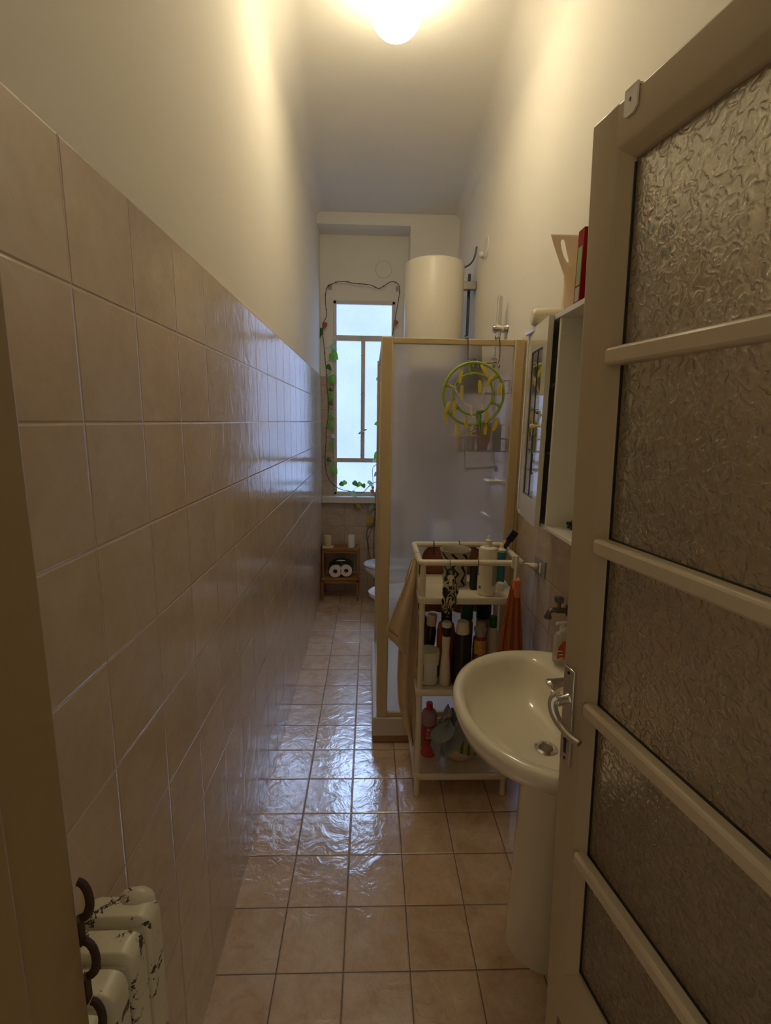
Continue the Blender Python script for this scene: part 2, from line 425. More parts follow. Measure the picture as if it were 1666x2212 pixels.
def sheet(bm, f, nu, nv, th=.003, mi=0):
    P = [[Vector(f(i/nu, j/nv)) for i in range(nu+1)] for j in range(nv+1)]
    def nrm(i, j):
        a = P[j][min(i+1, nu)]-P[j][max(i-1, 0)]; b = P[min(j+1, nv)][i]-P[max(j-1, 0)][i]
        n = a.cross(b); return n.normalized() if n.length > 1e-9 else Vector((0, -1, 0))
    A = [[bm.verts.new(P[j][i]+nrm(i, j)*th/2) for i in range(nu+1)] for j in range(nv+1)]
    B = [[bm.verts.new(P[j][i]-nrm(i, j)*th/2) for i in range(nu+1)] for j in range(nv+1)]
    for j in range(nv):
        for i in range(nu):
            bm.faces.new((A[j][i], A[j][i+1], A[j+1][i+1], A[j+1][i])).material_index = mi
            bm.faces.new((B[j][i], B[j+1][i], B[j+1][i+1], B[j][i+1])).material_index = mi
    ring = [(j, 0) for j in range(nv)] + [(nv, i) for i in range(nu)] + [(j, nu) for j in range(nv, 0, -1)] + [(0, i) for i in range(nu, 0, -1)]
    for a, b in zip(ring, ring[1:]+ring[:1]):
        bm.faces.new((A[a[0]][a[1]], A[b[0]][b[1]], B[b[0]][b[1]], B[a[0]][a[1]])).material_index = mi
    return bm
def lerp_tab(tab, t):
    for (t0, v0), (t1, v1) in zip(tab, tab[1:]):
        if t <= t1: return v0+(v1-v0)*((t-t0)/(t1-t0))
    return tab[-1][1]

# ================================================================== THE SETTING
YN, YE, YB = .17, 4.33, 4.56      # doorway side, end wall, window recess
CEIL = 3.27; TOP = 2.0088
bm = BM(); box(bm, WALL_L-.15, WALL_R+.15, -1.6, YB+.1, -.12, 0); struct('floor', bm, M['floor_tile'], smooth=False)
bm = BM(); R = .22
poly = [(WALL_L-.15, CEIL-R), (WALL_L, CEIL-R)] + [(WALL_L+R-R*cos(a), CEIL-R+R*sin(a)) for a in [pi/2*i/14 for i in range(1, 15)]] \
     + [(WALL_R-R+R*sin(a), CEIL-R+R*cos(a)) for a in [pi/2*i/14 for i in range(0, 15)]] + [(WALL_R+.15, CEIL-R), (WALL_R+.15, CEIL+.1), (WALL_L-.15, CEIL+.1)]
def cove(y, R):
    A = [(WALL_L-.15, CEIL-R), (WALL_L, CEIL-R)] + [(WALL_L+R-R*cos(a), CEIL-R+R*sin(a)) for a in [pi/2*i/14 for i in range(1, 15)]] \
     + [(WALL_R-R+R*sin(a), CEIL-R+R*cos(a)) for a in [pi/2*i/14 for i in range(0, 15)]] + [(WALL_R+.15, CEIL-R), (WALL_R+.15, CEIL+.1), (WALL_L-.15, CEIL+.1)]
    return [Vector((a, y, b)) for a, b in A]
loft(bm, [cove(YN-.02+(YE-YN+.02)*i/8, .26-.21*i/8) for i in range(9)] + [cove(YB+.1, .05)]); struct('ceiling', bm, M['paint'], auto=30)
def side_wall(name, x, out):
    bm = BM(); a, b = sorted((x, x+out*.15)); box(bm, a, b, YN, YB+.1, 0, CEIL-.05, 0)
    a, b = sorted((x-out*.0, x-out*.007)); box(bm, a, b, YN+.25, YB+(.0 if out < 0 else -.23), 0, TOP, 1)
    return struct(name, bm, [M['paint'], M['wall_tile_side']], smooth=False)
side_wall('wall_left', WALL_L, -1)
side_wall('wall_right', WALL_R, 1)
NR = .313; NT_Z = 3.18
bm = BM(); box(bm, NR, WALL_R, YE, YB, 0, CEIL+.02); box(bm, WALL_L, NR, YE, YB, NT_Z, CEIL+.02)     # pier and lintel round the recess
WX0, WX1, WZ0, WZ1 = -.333, .207, .945, 2.65
box(bm, WALL_L, WX0, YB, YB+.1, 0, CEIL); box(bm, WX1, WALL_R, YB, YB+.1, 0, CEIL); box(bm, WX0, WX1, YB, YB+.1, WZ1, CEIL); box(bm, WX0, WX1, YB, YB+.1, 0, WZ0)
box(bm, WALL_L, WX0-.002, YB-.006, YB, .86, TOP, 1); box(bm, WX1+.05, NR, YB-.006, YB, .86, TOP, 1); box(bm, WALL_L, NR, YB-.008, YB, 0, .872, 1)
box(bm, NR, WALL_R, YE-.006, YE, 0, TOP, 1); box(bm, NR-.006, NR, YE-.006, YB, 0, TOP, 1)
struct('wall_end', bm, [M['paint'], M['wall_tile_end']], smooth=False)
# wall with the doorway we look through
bm = BM(); box(bm, WALL_L-.15, -.303, YN, .42, 0, CEIL); box(bm, .575, WALL_R+.15, YN, .42, 0, CEIL); box(bm, -.305, .575, YN, .42, 2.16, CEIL)
struct('wall_front', bm, M['paint'], smooth=False)
# door jamb at the left
bm = BM(); box(bm, -.335, -.291, .14, .425, 0, 2.16); box(bm, -.30, -.284, .14, .345, 0, 2.16)
j = struct('trim_1', bm, M['jamb_paint'], bevel=.004); 
jb = BM()
for z0 in (1.135, 1.062, .985, .91):
    pts = [Vector((-.292+.010*sin(a), .431, z0+.022*cos(a))) for a in [pi*i/10 for i in range(11)]]
    tube(jb, pts, .003, 8, flat=1.6)
    box(jb, -.297, -.291, .424, .433, z0-.05, z0-.02)
lp = obj('strike_plate', jb, M['brush_rust'], j); lp['label'] = 'rusty dark strike plate with curled lips'
bm = BM(); box(bm, .56, .59, .14, .425, 0, 2.16); struct('trim_2', bm, M['jamb_paint'], bevel=.004)
# sill
bm = BM(); box(bm, WALL_L+.004, NR-.004, YB-.07, YB-.001, .872, .932); box(bm, WX0, WX1, YB-.01, YB+.05, .925, .945)
struct('trim_3', bm, M['plaster'], bevel=.006)

# window: painted frame, three openings, obscured panes
wf = BM(); y0, y1 = YB-.012, YB+.03
def bar(x0, x1, z0, z1, dy=0): box(wf, x0, x1, y0+dy, y1, z0, z1)
bar(WX0, WX0+.028, WZ0, WZ1); bar(WX1-.028, WX1, WZ0, WZ1); bar(WX0, WX1, WZ1-.03, WZ1); bar(WX0, WX1, WZ0, WZ0+.028)
bar(WX0, WX1, 2.315, 2.362, -.004); bar(WX0, WX1, 1.245, 1.285, -.004); bar(-.088, -.052, 1.26, 2.34, -.012)
win = struct('window_1', wf, M['win_frame'], bevel=.004)
for x0, x1, z0, z1 in ((WX0, WX1, 2.34, WZ1-.01), (WX0, -.07, 1.27, 2.33), (-.07, WX1, 1.27, 2.33), (WX0, WX1, WZ0+.01, 1.26)):
    bm = BM(); box(bm, x0+.01, x1-.01, YB+.008, YB+.014, z0, z1); obj('pane', bm, M['pane'], win, smooth=False)
bm = BM(); tube(bm, [(-.07, YB-.028, 1.525), (-.07, YB-.055, 1.53)], .007, 8); tube(bm, smoothpath([(-.105, YB-.055, 1.505), (-.085, YB-.06, 1.522), (-.06, YB-.06, 1.535), (-.032, YB-.055, 1.548)]), [.006]+[.0105]*11+[.006], 10, flat=.7)
lt = obj('window_latch', bm, M['dull_metal'], win); lt['label'] = 'small oval grey metal latch'
bm = BM()
for z in (1.31, 1.44, 1.79, 1.85): box(bm, -.090, -.050, YB-.030, YB-.022, z, z+.006)
obj('latch_rod_guide', bm, M['win_frame'], win)

# ================================================================== DOOR on the right (ajar, hinge side near us)
th, ti = radians(10.6), radians(2)
u = Vector((sin(th), -cos(th), 0)); n_ = Vector((cos(th), sin(th), 0)); z2 = Vector((0, 0, 1))*cos(ti) - n_*sin(ti); n2 = z2.cross(u)
T0 = Vector((.419, .88, .012))
DM = Matrix(((u.x, n2.x, z2.x, T0.x), (u.y, n2.y, z2.y, T0.y), (u.z, n2.z, z2.z, T0.z), (0, 0, 0, 1)))
door = bpy.data.objects.new('door_1', None); COL.objects.link(door); door.matrix_world = DM; door['kind'] = 'structure'
DW, DH = .72, 2.074
GB = .50
def dpart(name, bm, mat, **kw): return obj(name, bm, mat, door, **kw)
bm = BM()
st = [(0, 0), (.060, 0), (.066, .003), (.084, .017), (.084, .040), (0, .040)]
prism(bm, st, 0, DH, 'xy'); prism(bm, [(DW-a, b) for a, b in st], 0, DH, 'xy')
tr = [(DH-.0006, .0006), (DH-.058, .0006), (DH-.064, .003), (DH-.082, .017), (DH-.082, .040), (DH, .040)]
prism(bm, [(b, a) for a, b in tr], .0006, DW-.0006, 'yz'); 
br = [(.10, .0006), (GB-.012, .0006), (GB-.006, .003), (GB+.012, .017), (GB+.012, .040), (.10, .040)]
prism(bm, [(b, a) for a, b in br], .04, DW-.04, 'yz')
box(bm, .04, DW-.04, 0, .04, 0, .36); box(bm, .04, DW-.04, .012, .028, .05, .45)
dpart('door_frame', bm, M['door_paint'], bevel=.0035)
BZ = (1.715, 1.405, 1.098, .782)
for z in BZ:
    bm = BM(); prism(bm, [(a, z+b) for a, b in ((-.004, -.009), (0, -.0145), (.020, -.0145), (.020, .0145), (0, .0145), (-.004, .009))], .070, DW-.07, 'yz')
    dpart('glazing_bar', bm, M['bar_paint'], bevel=.003)
edges = [GB+.005] + sorted(BZ) + [DH-.075]
for a, b in zip(edges, edges[1:]):
    bm = BM(); box(bm, .080, DW-.08, .0205, .0245, a+.004, b-.004); dpart('glass_pane', bm, M['door_glass'], smooth=False)
bm = BM()
for a, b in zip(edges, edges[1:]):
    for q in ((.0835, .0855, a+.012, b-.012), (DW-.0855, DW-.0835, a+.012, b-.012)): box(bm, q[0], q[1], .0165, .0205, q[2], q[3])
    box(bm, .084, DW-.084, .0165, .0205, a+.0145, a+.0165)
dpart('glazing_gasket', bm, M['black'], smooth=False)['label'] = 'thin black glazing line'
# lock plate and lever on the near face (local -y)
bm = BM(); box(bm, .010, .042, -.006, 0, .958, 1.158); lockp = dpart('lock_plate', bm, M['chrome'], bevel=.0015)
bm = BM(); kz = .998
prism(bm, [(.026+a, kz+b) for a, b in [(.0055*cos(t), .008+.006*sin(t)) for t in [radians(-50+28*i) for i in range(11)]] + [(-.0035, -.018), (.0035, -.018)]], -.0068, -.0058, 'xz')
obj('keyhole', bm, M['black'], lockp, smooth=False)
for zz in (.968, 1.148):
    bm = BM(); xform(lathe(bm, [(.0032, 0), (.003, .0012), (.001, .0018)], n=10), Matrix.Translation((.026, -.006, zz)) @ Matrix.Rotation(pi/2, 4, 'X')); obj('screw', bm, M['black'], lockp)
bm = BM(); tube(bm, [(.027, -.004, 1.094), (.027, -.012, 1.094), (.027, -.030, 1.094)], [.0130, .0100, .0100], 16)
P = smoothpath([(.024, -.027, 1.100), (.023, -.033, 1.094), (.028, -.037, 1.083), (.040, -.037, 1.069), (.058, -.033, 1.058), (.077, -.028, 1.052), (.094, -.022, 1.050)], 5)
tube(bm, P, [.0085-.0030*i/len(P) for i in range(len(P))], 14, flat=1.3)
dpart('door_lever', bm, M['chrome'])
# white hook clipped over the top rail
bm = BM(); prism(bm, [(.078, DH-.028), (.083, DH-.032), (.098, DH-.032), (.105, DH-.026), (.105, DH+.004), (.078, DH+.004)], -.003, 0, 'xz'); box(bm, .080, .103, -.003, .044, DH+.001, DH+.004); box(bm, .080, .103, .041, .044, DH-.05, DH+.004)
prism(bm, [(.091+.002*cos(a), DH-.012+.003*sin(a)) for a in [2*pi*i/10 for i in range(10)]], -.0035, -.0028, 'xz', 1)
hk = obj('over_door_hook', bm, [M['white'], M['black']], None, bevel=.001); hk.matrix_world = DM
tag(hk, 'small white metal hook clipped over the top rail of the glazed door', 'hook')

# ================================================================== CEILING LAMP
lamp = thing('ceiling_lamp', 'lit round opal globe lamp mounted on the ceiling', 'lamp', (.083, 2.16, CEIL))
bm = BM(); lathe(bm, [(.052, -.022), (.058, -.018), (.058, 0)]); obj('lamp_base', bm, M['white'], lamp)
bm = BM(); prof = []
for i in range(17):
    a = -pi/2+pi*i/16; prof.append((.099*cos(a), -.128+.090*sin(a)))
prof = [p for p in prof if p[1] < -.120]
up_ = [(.110*cos(a), -.085+.068*sin(a)) for a in [-.45+1.7*i/14 for i in range(15)]]
lathe(bm, prof+up_+[(.05, -.022)], n=40); obj('lamp_globe', bm, M['globe'], lamp)

# ================================================================== SHOWER
sh = thing('shower_cabin', 'cream framed shower cabin with milky panels and a white tray', 'shower', (.36, 2.26, 0))
SX0, SX1, SY0, SY1 = .022, .700, 2.258, 3.145
def sp(name, bm, mat, **kw):
    o = obj(name, bm, mat, sh, **kw); o.matrix_parent_inverse = Matrix.Translation((-.36, -2.26, 0)); return o
bm = BM(); box(bm, SX0, SX1, SY0, SY1, .04, .145); box(bm, SX0+.004, SX1, SY0+.006, SY1, .0, .045, 1)
sp('shower_tray', bm, [M['tray'], M['kickboard']], bevel=.008)
def post(x0, x1, y0, y1, z0=.146, z1=1.988):
    bm = BM(); box(bm, x0, x1, y0, y1, z0, z1); return bm
sp('corner_post', post(.045, .098, SY0+.002, SY0+.045), M['frame'], bevel=.005)
sp('wall_post', post(.640, .684, SY0+.002, SY0+.04), M['frame'], bevel=.004)
sp('wall_post', post(.685, .702, SY0+.008, SY0+.03), M['frame'], bevel=.003)
bm = BM(); box(bm, .098, .640, SY0+.008, SY0+.036, 1.960, 1.985); sp('top_rail', bm, M['frame'], bevel=.003)
bm = BM(); box(bm, .098, .640, SY0+.006, SY0+.034, .146, .172); sp('bottom_rail', bm, M['frame'], bevel=.003)
bm = BM(); box(bm, .092, .645, SY0+.018, SY0+.022, .168, 1.966); sp('front_panel', bm, M['acrylic'], smooth=False)
bm = BM(); box(bm, .047, .066, SY0+.045, SY1, 1.955, 1.983); box(bm, .047, .066, SY0+.045, SY1, .146, .170); box(bm, .040, .066, SY1-.03, SY1, .146, 1.983)
box(bm, .044, .060, SY0+.045, SY0+.075, .17, 1.80)
sp('side_rail', bm, M['frame'], bevel=.003)
bm = BM(); box(bm, .053, .057, SY0+.52, SY1-.02, .165, 1.96); sp('side_panel', bm, M['acrylic'], smooth=False)

rr = thing('shower_rail', 'chrome shower riser rail on a wall bracket above the shower cabin', 'shower rail', (.655, 2.68, 1.2))
bm = BM(); tube(bm, [(0, 0, 0), (.010, 0, 1.065)], .0135, 16); obj('riser_bar', bm, M['chrome'], rr)
for zz in (.905, .10):
    bm = BM(); tube(bm, [(-.024, 0, zz), (-.020, 0, zz), (-.008, 0, zz), (.03, 0, zz), (.044, 0, zz), (.053, 0, zz)], [.008, .017, .022, .020, .022, .026], 18); obj('wall_bracket', bm, M['chrome'], rr)
mx = thing('shower_mixer', 'chrome mixer tap seen blurred through the shower panel', 'tap', (.69, 2.68, 1.10))
bm = BM(); tube(bm, [(-.02, -.09, 0), (-.02, .09, 0)], .020, 14); obj('mixer_body', bm, M['chrome'], mx)
bm = BM(); ball(bm, (-.045, 0, .01), .026, 12); obj('mixer_handle', bm, M['chrome'], mx)

# wire caddy hooked over the cabin rail, inside
cy = 2.335
cad = thing('shower_caddy', 'brown wire caddy hooked over the shower rail, baskets behind the panel', 'caddy', (.49, cy, 1.41))
def cp(name, bm, mat, **kw):
    o = obj(name, bm, mat, cad, **kw); o.matrix_parent_inverse = Matrix.Translation((-.49, -cy, -1.41)); return o
yf = SY0-.012
bm = BM()
tube(bm, smoothpath([(.452, SY0+.052, 1.41), (.446, SY0+.052, 1.45), (.424, SY0+.052, 1.96), (.424, SY0+.046, 1.990), (.424, SY0+.02, 1.994), (.424, yf, 1.988), (.426, yf, 1.95), (.428, yf, 1.895), (.436, yf-.006, 1.887), (.46, yf-.006, 1.882), (.50, yf-.006, 1.880), (.55, yf-.006, 1.884), (.566, yf-.004, 1.890), (.568, yf, 1.95), (.562, yf, 1.988), (.562, SY0+.02, 1.994), (.562, SY0+.046, 1.990), (.562, SY0+.052, 1.96), (.585, SY0+.052, 1.45), (.598, SY0+.052, 1.42)], 4), .0026, 8)
for x in (.447, .468, .532, .556):
    tube(bm, smoothpath([(x, yf-.005, 1.892), (x, yf-.014, 1.884), (x, yf-.022, 1.868), (x+.002, yf-.028, 1.858), (x+.004, yf-.036, 1.862), (x+.004, yf-.038, 1.870)], 3), .0022, 8)
tube(bm, smoothpath([(.447, yf-.005, 1.892), (.452, yf-.005, 1.899), (.463, yf-.005, 1.899), (.468, yf-.005, 1.892)], 3), .0022, 8)
tube(bm, smoothpath([(.532, yf-.005, 1.892), (.538, yf-.005, 1.899), (.551, yf-.005, 1.899), (.556, yf-.005, 1.892)], 3), .0022, 8)
cp('wire_frame', bm, M['wire'])
for z in (1.755, 1.490):
    bm = BM(); x0, x1, ya, yb = .375, .635, SY0+.040, SY0+.135
    for zz in (z, z+.058): tube(bm, [(x0, ya, zz), (x1, ya, zz), (x1, yb, zz), (x0, yb, zz)], .0024, 8, closed=True)
    for i in range(8):
        x = x0+(x1-x0)*i/7; tube(bm, [(x, ya, z), (x, yb, z)], .0015, 6)
    for x, y in ((x0, ya), (x1, ya), (x0, yb), (x1, yb)): tube(bm, [(x, y, z), (x, y, z+.058)], .0020, 6)
    cp('wire_basket', bm, M['wire'])
bm = BM(); tube(bm, smoothpath([(.452, SY0+.052, 1.412), (.47, SY0+.056, 1.408), (.53, SY0+.06, 1.410), (.58, SY0+.056, 1.414), (.598, SY0+.052, 1.42)]), .005, 8)
for x in (.455, .464, .592, .60): tube(bm, [(x, SY0+.052, 1.415), (x, SY0+.05, 1.395)], .0035, 6)
cp('towel_bar', bm, M['wire'])
def bottle(name, label, c, prof, mat, capprof=None, capmat=None, ry=1.0, group=None, tilt=None, cat='bottle'):
    o = thing(name, label, cat, c, tilt or (0, 0, 0), group)
    bm = BM(); lathe(bm, prof, ry=ry); obj('body', bm, mat, o)
    if capprof: bm = BM(); lathe(bm, capprof, ry=ry); obj('cap', bm, capmat, o)
    return o
by = SY0+.086
bottle('shampoo_bottle', 'black bottle blurred in the upper wire basket behind the shower panel', (.478, by, 1.7585), [(.036, 0), (.040, .01), (.040, .12), (.034, .15)], M['black'], [(.02, .15), (.034, .152), (.032, .20), (.02, .215)], M['smoke'], .8)
bottle('shampoo_bottle', 'grey bottle with rounded shoulders left of the black one in the upper wire basket', (.408, by, 1.7585), [(.024, 0), (.026, .01), (.026, .08), (.012, .10)], M['smoke'], [(.012, .10), (.011, .125)], M['white'])
bottle('gel_bottle', 'orange bottle standing upside down in the lower wire basket behind the shower panel', (.533, by, 1.4935), [(.020, .012), (.030, .03), (.040, .13)], M['orange_red'], [(.024, 0), (.024, .02)], M['black'])
bottle('gel_bottle', 'olive green bottle in the lower wire basket, left of the orange one', (.475, by, 1.4935), [(.020, 0), (.020, .10), (.010, .12)], M['olive'], [(.012, .12), (.012, .14)], M['white'])
bottle('gel_bottle', 'teal bottle in the lower wire basket, right of the orange one', (.600, by, 1.4935), [(.020, 0), (.021, .11), (.010, .13)], M['teal'], [(.012, .13), (.012, .15)], M['white'])
bottle('soap_bottle', 'beige bottle at the left end of the lower wire basket', (.410, by, 1.4935), [(.022, 0), (.024, .01), (.024, .07), (.010, .085)], M['bowl'], [(.010, .085), (.010, .10)], M['white'])

# round green clip dryer hanging from the wire hooks
HC = Vector((.452, 2.208, 1.7445))
dr = thing('clip_dryer', 'round lime green clip dryer with yellow pegs hanging on the shower cabin', 'clothes dryer', tuple(HC))
def ringpts(r, n=48, c=(0, 0)): return [Vector((c[0]+r*cos(2*pi*i/n), 0, c[1]+r*sin(2*pi*i/n))) for i in range(n)]
bm = BM(); tube(bm, ringpts(.1335), .0062, 10, closed=True); tube(bm, ringpts(.088, c=(-.002, 0)), .0052, 10, closed=True)
for a in (103, 38, -22, -78, -140, 163):
    r = radians(a); d = Vector((cos(r), 0, sin(r))); s_ = Vector((-sin(r), 0, cos(r)))
    tube(bm, [d*.084, d*.098, d*.112, d*.124, d*.134], [.010, .0062, .0052, .0062, .011], 8)
    for sg in (-1, 1): tube(bm, smoothpath([d*.131+s_*sg*.016, d*.127+s_*sg*.008, d*.118+s_*sg*.002], 3), .004, 6)
obj('double_ring', bm, M['lime'], dr)
# folded dark green hook
bm = BM(); tube(bm, smoothpath([(.030, -.012, -.078), (.034, -.012, -.10), (.032, -.012, -.13), (.036, -.012, -.165), (.05, -.012, -.178), (.064, -.012, -.168), (.070, -.012, -.15), (.066, -.012, -.13), (.055, -.012, -.125), (.052, -.012, -.135), (.06, -.012, -.14)], 4), .0042, 8)
ball(bm, (.030, -.012, -.075), .013, 10, 1.3, .5, .6)
obj('hanging_hook', bm, M['dark_lime'], dr)
def peg(x, z, ang, y=-.012):
    bm = BM(); mt = Matrix.Translation((x, y, z)) @ Matrix.Rotation(radians(ang), 4, 'Y')
    for sg in (-1, 1):
        poly = [(.0065*cos(a), .023+.0060*sin(a)) for a in [pi*i/6 for i in range(7)]] + [(-.0075, 0), (-.0050, -.026), (.0050, -.026), (.0075, 0)]
        b2 = BM(); prism(b2, poly, sg*.0012, sg*.0042, 'xz'); xform(b2, Matrix.Rotation(sg*radians(5), 4, 'X')); xform(b2, mt)
        me = bpy.data.meshes.new('t'); b2.to_mesh(me); b2.free(); bm.from_mesh(me); bpy.data.meshes.remove(me)
    b2 = BM(); tube(b2, [Vector((0, .006*cos(a), .004+.006*sin(a))) for a in [2*pi*i/8 for i in range(8)]], .0012, 6, closed=True); xform(b2, mt)
    me = bpy.data.meshes.new('t'); b2.to_mesh(me); b2.free(); bm.from_mesh(me); bpy.data.meshes.remove(me)
    return obj('clothes_peg', bm, M['peg'], dr)
for a in ((-.062, .070, 8), (-.054, .008, 0), (.023, .030, -2), (.040, .100, -32), (.066, .060, 25), (.112, .020, 12), (-.084, -.058, 4), (-.120, -.105, -8), (-.070, -.155, -4), (-.030, -.125, 0), (.060, -.100, 6), (.058, -.150, 3), (.102, -.135, 24), (-.115, -.060, 20)): peg(*a)
bm = BM(); b = [(-.024, -.172), (.010, -.158), (-.022, -.181), (.018, -.181)]
tube(bm, [(b[0][0]-.014, -.014, -.180), (.020, -.014, -.180)], .0026, 6); tube(bm, [(-.026, -.014, -.178), (.014, -.014, -.158)], .0026, 6); tube(bm, [(-.006, -.014, -.180), (-.006, -.014, -.166)], .004, 6)
obj('clothes_peg', bm, M['peg'], dr)
bm = BM()
def chain(pts):
    pts = smoothpath(pts, 3); L = 0
    for a, b_ in zip(pts, pts[1:]):
        d = b_-a; l = d.length
        if l < 1e-4: continue
        c = (a+b_)/2; t = d.normalized(); s_ = t.cross(Vector((0, 1, 0))).normalized()
        tube(bm, [c+t*(l*.62*cos(q))+s_*(.0032*sin(q)) for q in [2*pi*i/8 for i in range(8)]], .0011, 5, closed=True)
Yc = -.016
chain([Vector(p) for p in ((-.112, Yc, .040), (-.09, Yc, .022), (-.072, Yc, .002), (-.052, Yc, -.025), (-.034, Yc, -.045), (-.012, Yc, -.052), (.012, Yc, -.055), (.028, Yc, -.072))])
chain([Vector(p) for p in ((.088, Yc, .084), (.072, Yc, .068), (.060, Yc, .060), (.050, Yc, .030), (.040, Yc, .004), (.042, Yc, -.02), (.040, Yc, -.045), (.032, Yc, -.070))])
chain([Vector(p) for p in ((-.012, Yc, -.052), (-.008, Yc, -.09), (-.002, Yc, -.12), (.004, Yc, -.128), (-.006, Yc, -.158))])
obj('chain', bm, M['chain'], dr)

# ================================================================== WATER HEATER AND WALL BITS
bo = thing('water_heater', 'tall cream cylindrical water heater hung high on the right wall', 'water heater', (.425, 3.56, 1.95))
bm = BM(); lathe(bm, [(.165, 0), (.195, .03), (.200, .05), (.200, .70), (.196, .716), (.170, .728)], n=48); obj('tank', bm, simple('cream_tank_enamel', (.76, .72, .62), .34, vary=.01, nscale=2), bo)
for zb in (.56, .12):
    bm = BM(); box(bm, .14, .283, -.03, .03, zb, zb+.05); obj('mounting_bracket', bm, M['dull_metal'], bo, bevel=.003)
bm = BM(); tube(bm, smoothpath([(.20, -.02, .70), (.235, -.02, .72), (.262, -.02, .76), (.275, -.02, .83)], 4), .006, 8); tube(bm, [(.250, .06, -.1), (.250, .06, .68)], .010, 10)
obj('gap_shade_tubes', bm, M['lead'], bo)  # dark tubes stand in for the shade between tank and wall
bm = BM(); xform(lathe(bm, [(.062, 0), (.060, .007), (.03, .010)], n=24), Matrix.Translation((WALL_R, 3.27, 2.69)) @ Matrix.Rotation(-pi/2, 4, 'Y')); ball(bm, (WALL_R-.018, 3.33, 2.665), .02, 10)
tag(obj('junction_cover', bm, M['plaster']), 'round whitish cover cap high on the right wall beside the water heater', 'wall cover')
bm = BM()
c = at(829, 582, YB); ro = .070
tube(bm, [Vector((c.x+ro*cos(a), YB-.001, c.z+ro*sin(a))) for a in [2*pi*i/40 for i in range(40)]], .003, 6, closed=True)
lathe2 = BM(); xform(lathe(bm, [(.067, 0), (.067, .003)], n=36), Matrix.Identity(4)) if False else None
vent = obj('vent_cover', bm, M['plaster']); tag(vent, 'thin round vent cover outline on the wall above the window', 'vent cover')
bm = BM(); a = at(876, 727, 4.522); b_ = at(874, 655, 4.522); tube(bm, [(a.x-.003, 4.522, .9325), (a.x, 4.522, a.z), (b_.x, 4.522, b_.z)], .0075, 10); ball(bm, (b_.x, 4.522, b_.z+.065), .011, 10)
tube(bm, [(b_.x, 4.522, b_.z), (b_.x, 4.522, b_.z+.12)], .003, 6)
tag(obj('white_rod', bm, M['white_ceramic']), 'thin white rod standing on the sill in the recess corner, left of the water heater', 'rod')

# ================================================================== TOILET, BIDET
def oval(cx, cy, af, ab, b, z, n=40):
    out = []
    for i in range(n):
        a = 2*pi*i/n; ca, sa = cos(a), sin(a); out.append(Vector((cx+(af if ca < 0 else ab)*ca, cy+b*sa, z)))
    return out
to = thing('toilet', 'white toilet with a pale seat half hidden behind the shower cabin, farther one', 'toilet', (.30, 4.13, 0))
bm = BM(); loft(bm, [oval(.06, 0, .20, .16, .11, 0), oval(.06, 0, .19, .16, .10, .04), oval(.05, 0, .17, .18, .09, .18), oval(-.02, 0, .24, .24, .14, .28), oval(-.06, 0, .28, .26, .175, .355), oval(-.06, 0, .285, .26, .178, .385), oval(-.06, 0, .20, .18, .11, .385), oval(-.06, 0, .14, .14, .08, .28)])
obj('bowl', bm, M['white_ceramic'], to)
bm = BM(); loft(bm, [oval(-.06, 0, .19, .17, .105, .39), oval(-.06, 0, .285, .26, .178, .39), oval(-.06, 0, .290, .26, .180, .40), oval(-.06, 0, .280, .255, .172, .412), oval(-.06, 0, .205, .175, .115, .412), oval(-.06, 0, .19, .17, .105, .39)], cap0=False, cap1=False)
obj('seat', bm, M['seat'], to)
bm = BM(); box(bm, .235, .40, -.17, .17, .36, .78); obj('cistern', bm, M['white_ceramic'], to, bevel=.02, seg=3)
bi = thing('bidet', 'white bidet half hidden behind the shower cabin, in front of the toilet', 'bidet', (.34, 3.5, 0))
bm = BM(); loft(bm, [oval(.08, 0, .16, .18, .10, 0), oval(.08, 0, .15, .18, .09, .05), oval(.06, 0, .16, .20, .09, .20), oval(-.02, 0, .26, .30, .15, .30), oval(-.05, 0, .29, .36, .17, .35), oval(-.05, 0, .295, .40, .175, .375), oval(-.05, 0, .28, .39, .165, .385), oval(-.05, 0, .22, .22, .12, .375), oval(-.05, 0, .10, .12, .06, .27)])
obj('basin', bm, M['white_ceramic'], bi)
bm = BM(); tube(bm, smoothpath([(.24, 0, .38), (.24, 0, .44), (.20, 0, .46), (.15, 0, .44)]), .012, 10); obj('tap', bm, M['chrome'], bi)

# ================================================================== STEP STOOL with its things
sx0, sx1 = -.432, -.092
stl = thing('step_stool', 'small orange-brown wooden two-step stool by the end wall', 'stool', (-.262, 4.42, 0))
sy = 4.42
def sl(name, bm, **kw):
    o = obj(name, bm, M['wood'], stl, **kw); o.matrix_parent_inverse = Matrix.Translation((.262, -sy, 0)); return o
bm = BM(); box(bm, sx0+.012, sx1-.018, 4.36, 4.44, .452, .470); box(bm, sx0+.012, sx1-.018, 4.448, 4.545, .452, .470); sl('top_step', bm, bevel=.003)
bm = BM(); box(bm, sx0+.016, sx1-.02, 4.372, 4.387, .425, .452); sl('top_apron', bm, bevel=.002)
bm = BM(); box(bm, sx0+.010, sx1-.016, 4.285, 4.372, .196, .212); box(bm, sx0+.010, sx1-.016, 4.380, 4.46, .196, .212); sl('lower_step', bm, bevel=.003)
bm = BM(); box(bm, sx0+.016, sx1-.02, 4.295, 4.310, .162, .196); sl('lower_apron', bm, bevel=.002)
for x0, x1 in ((sx0, sx0+.020), (sx1-.020, sx1)):
    bm = BM(); box(bm, x0, x1, 4.285, 4.312, 0, .196); box(bm, x0, x1, 4.525, 4.55, 0, .47); box(bm, x0, x1, 4.365, 4.39, .196, .462); box(bm, x0, x1, 4.285, 4.55, .176, .205); box(bm, x0, x1, 4.365, 4.55, .448, .475)
    sl('side_frame', bm, bevel=.003)
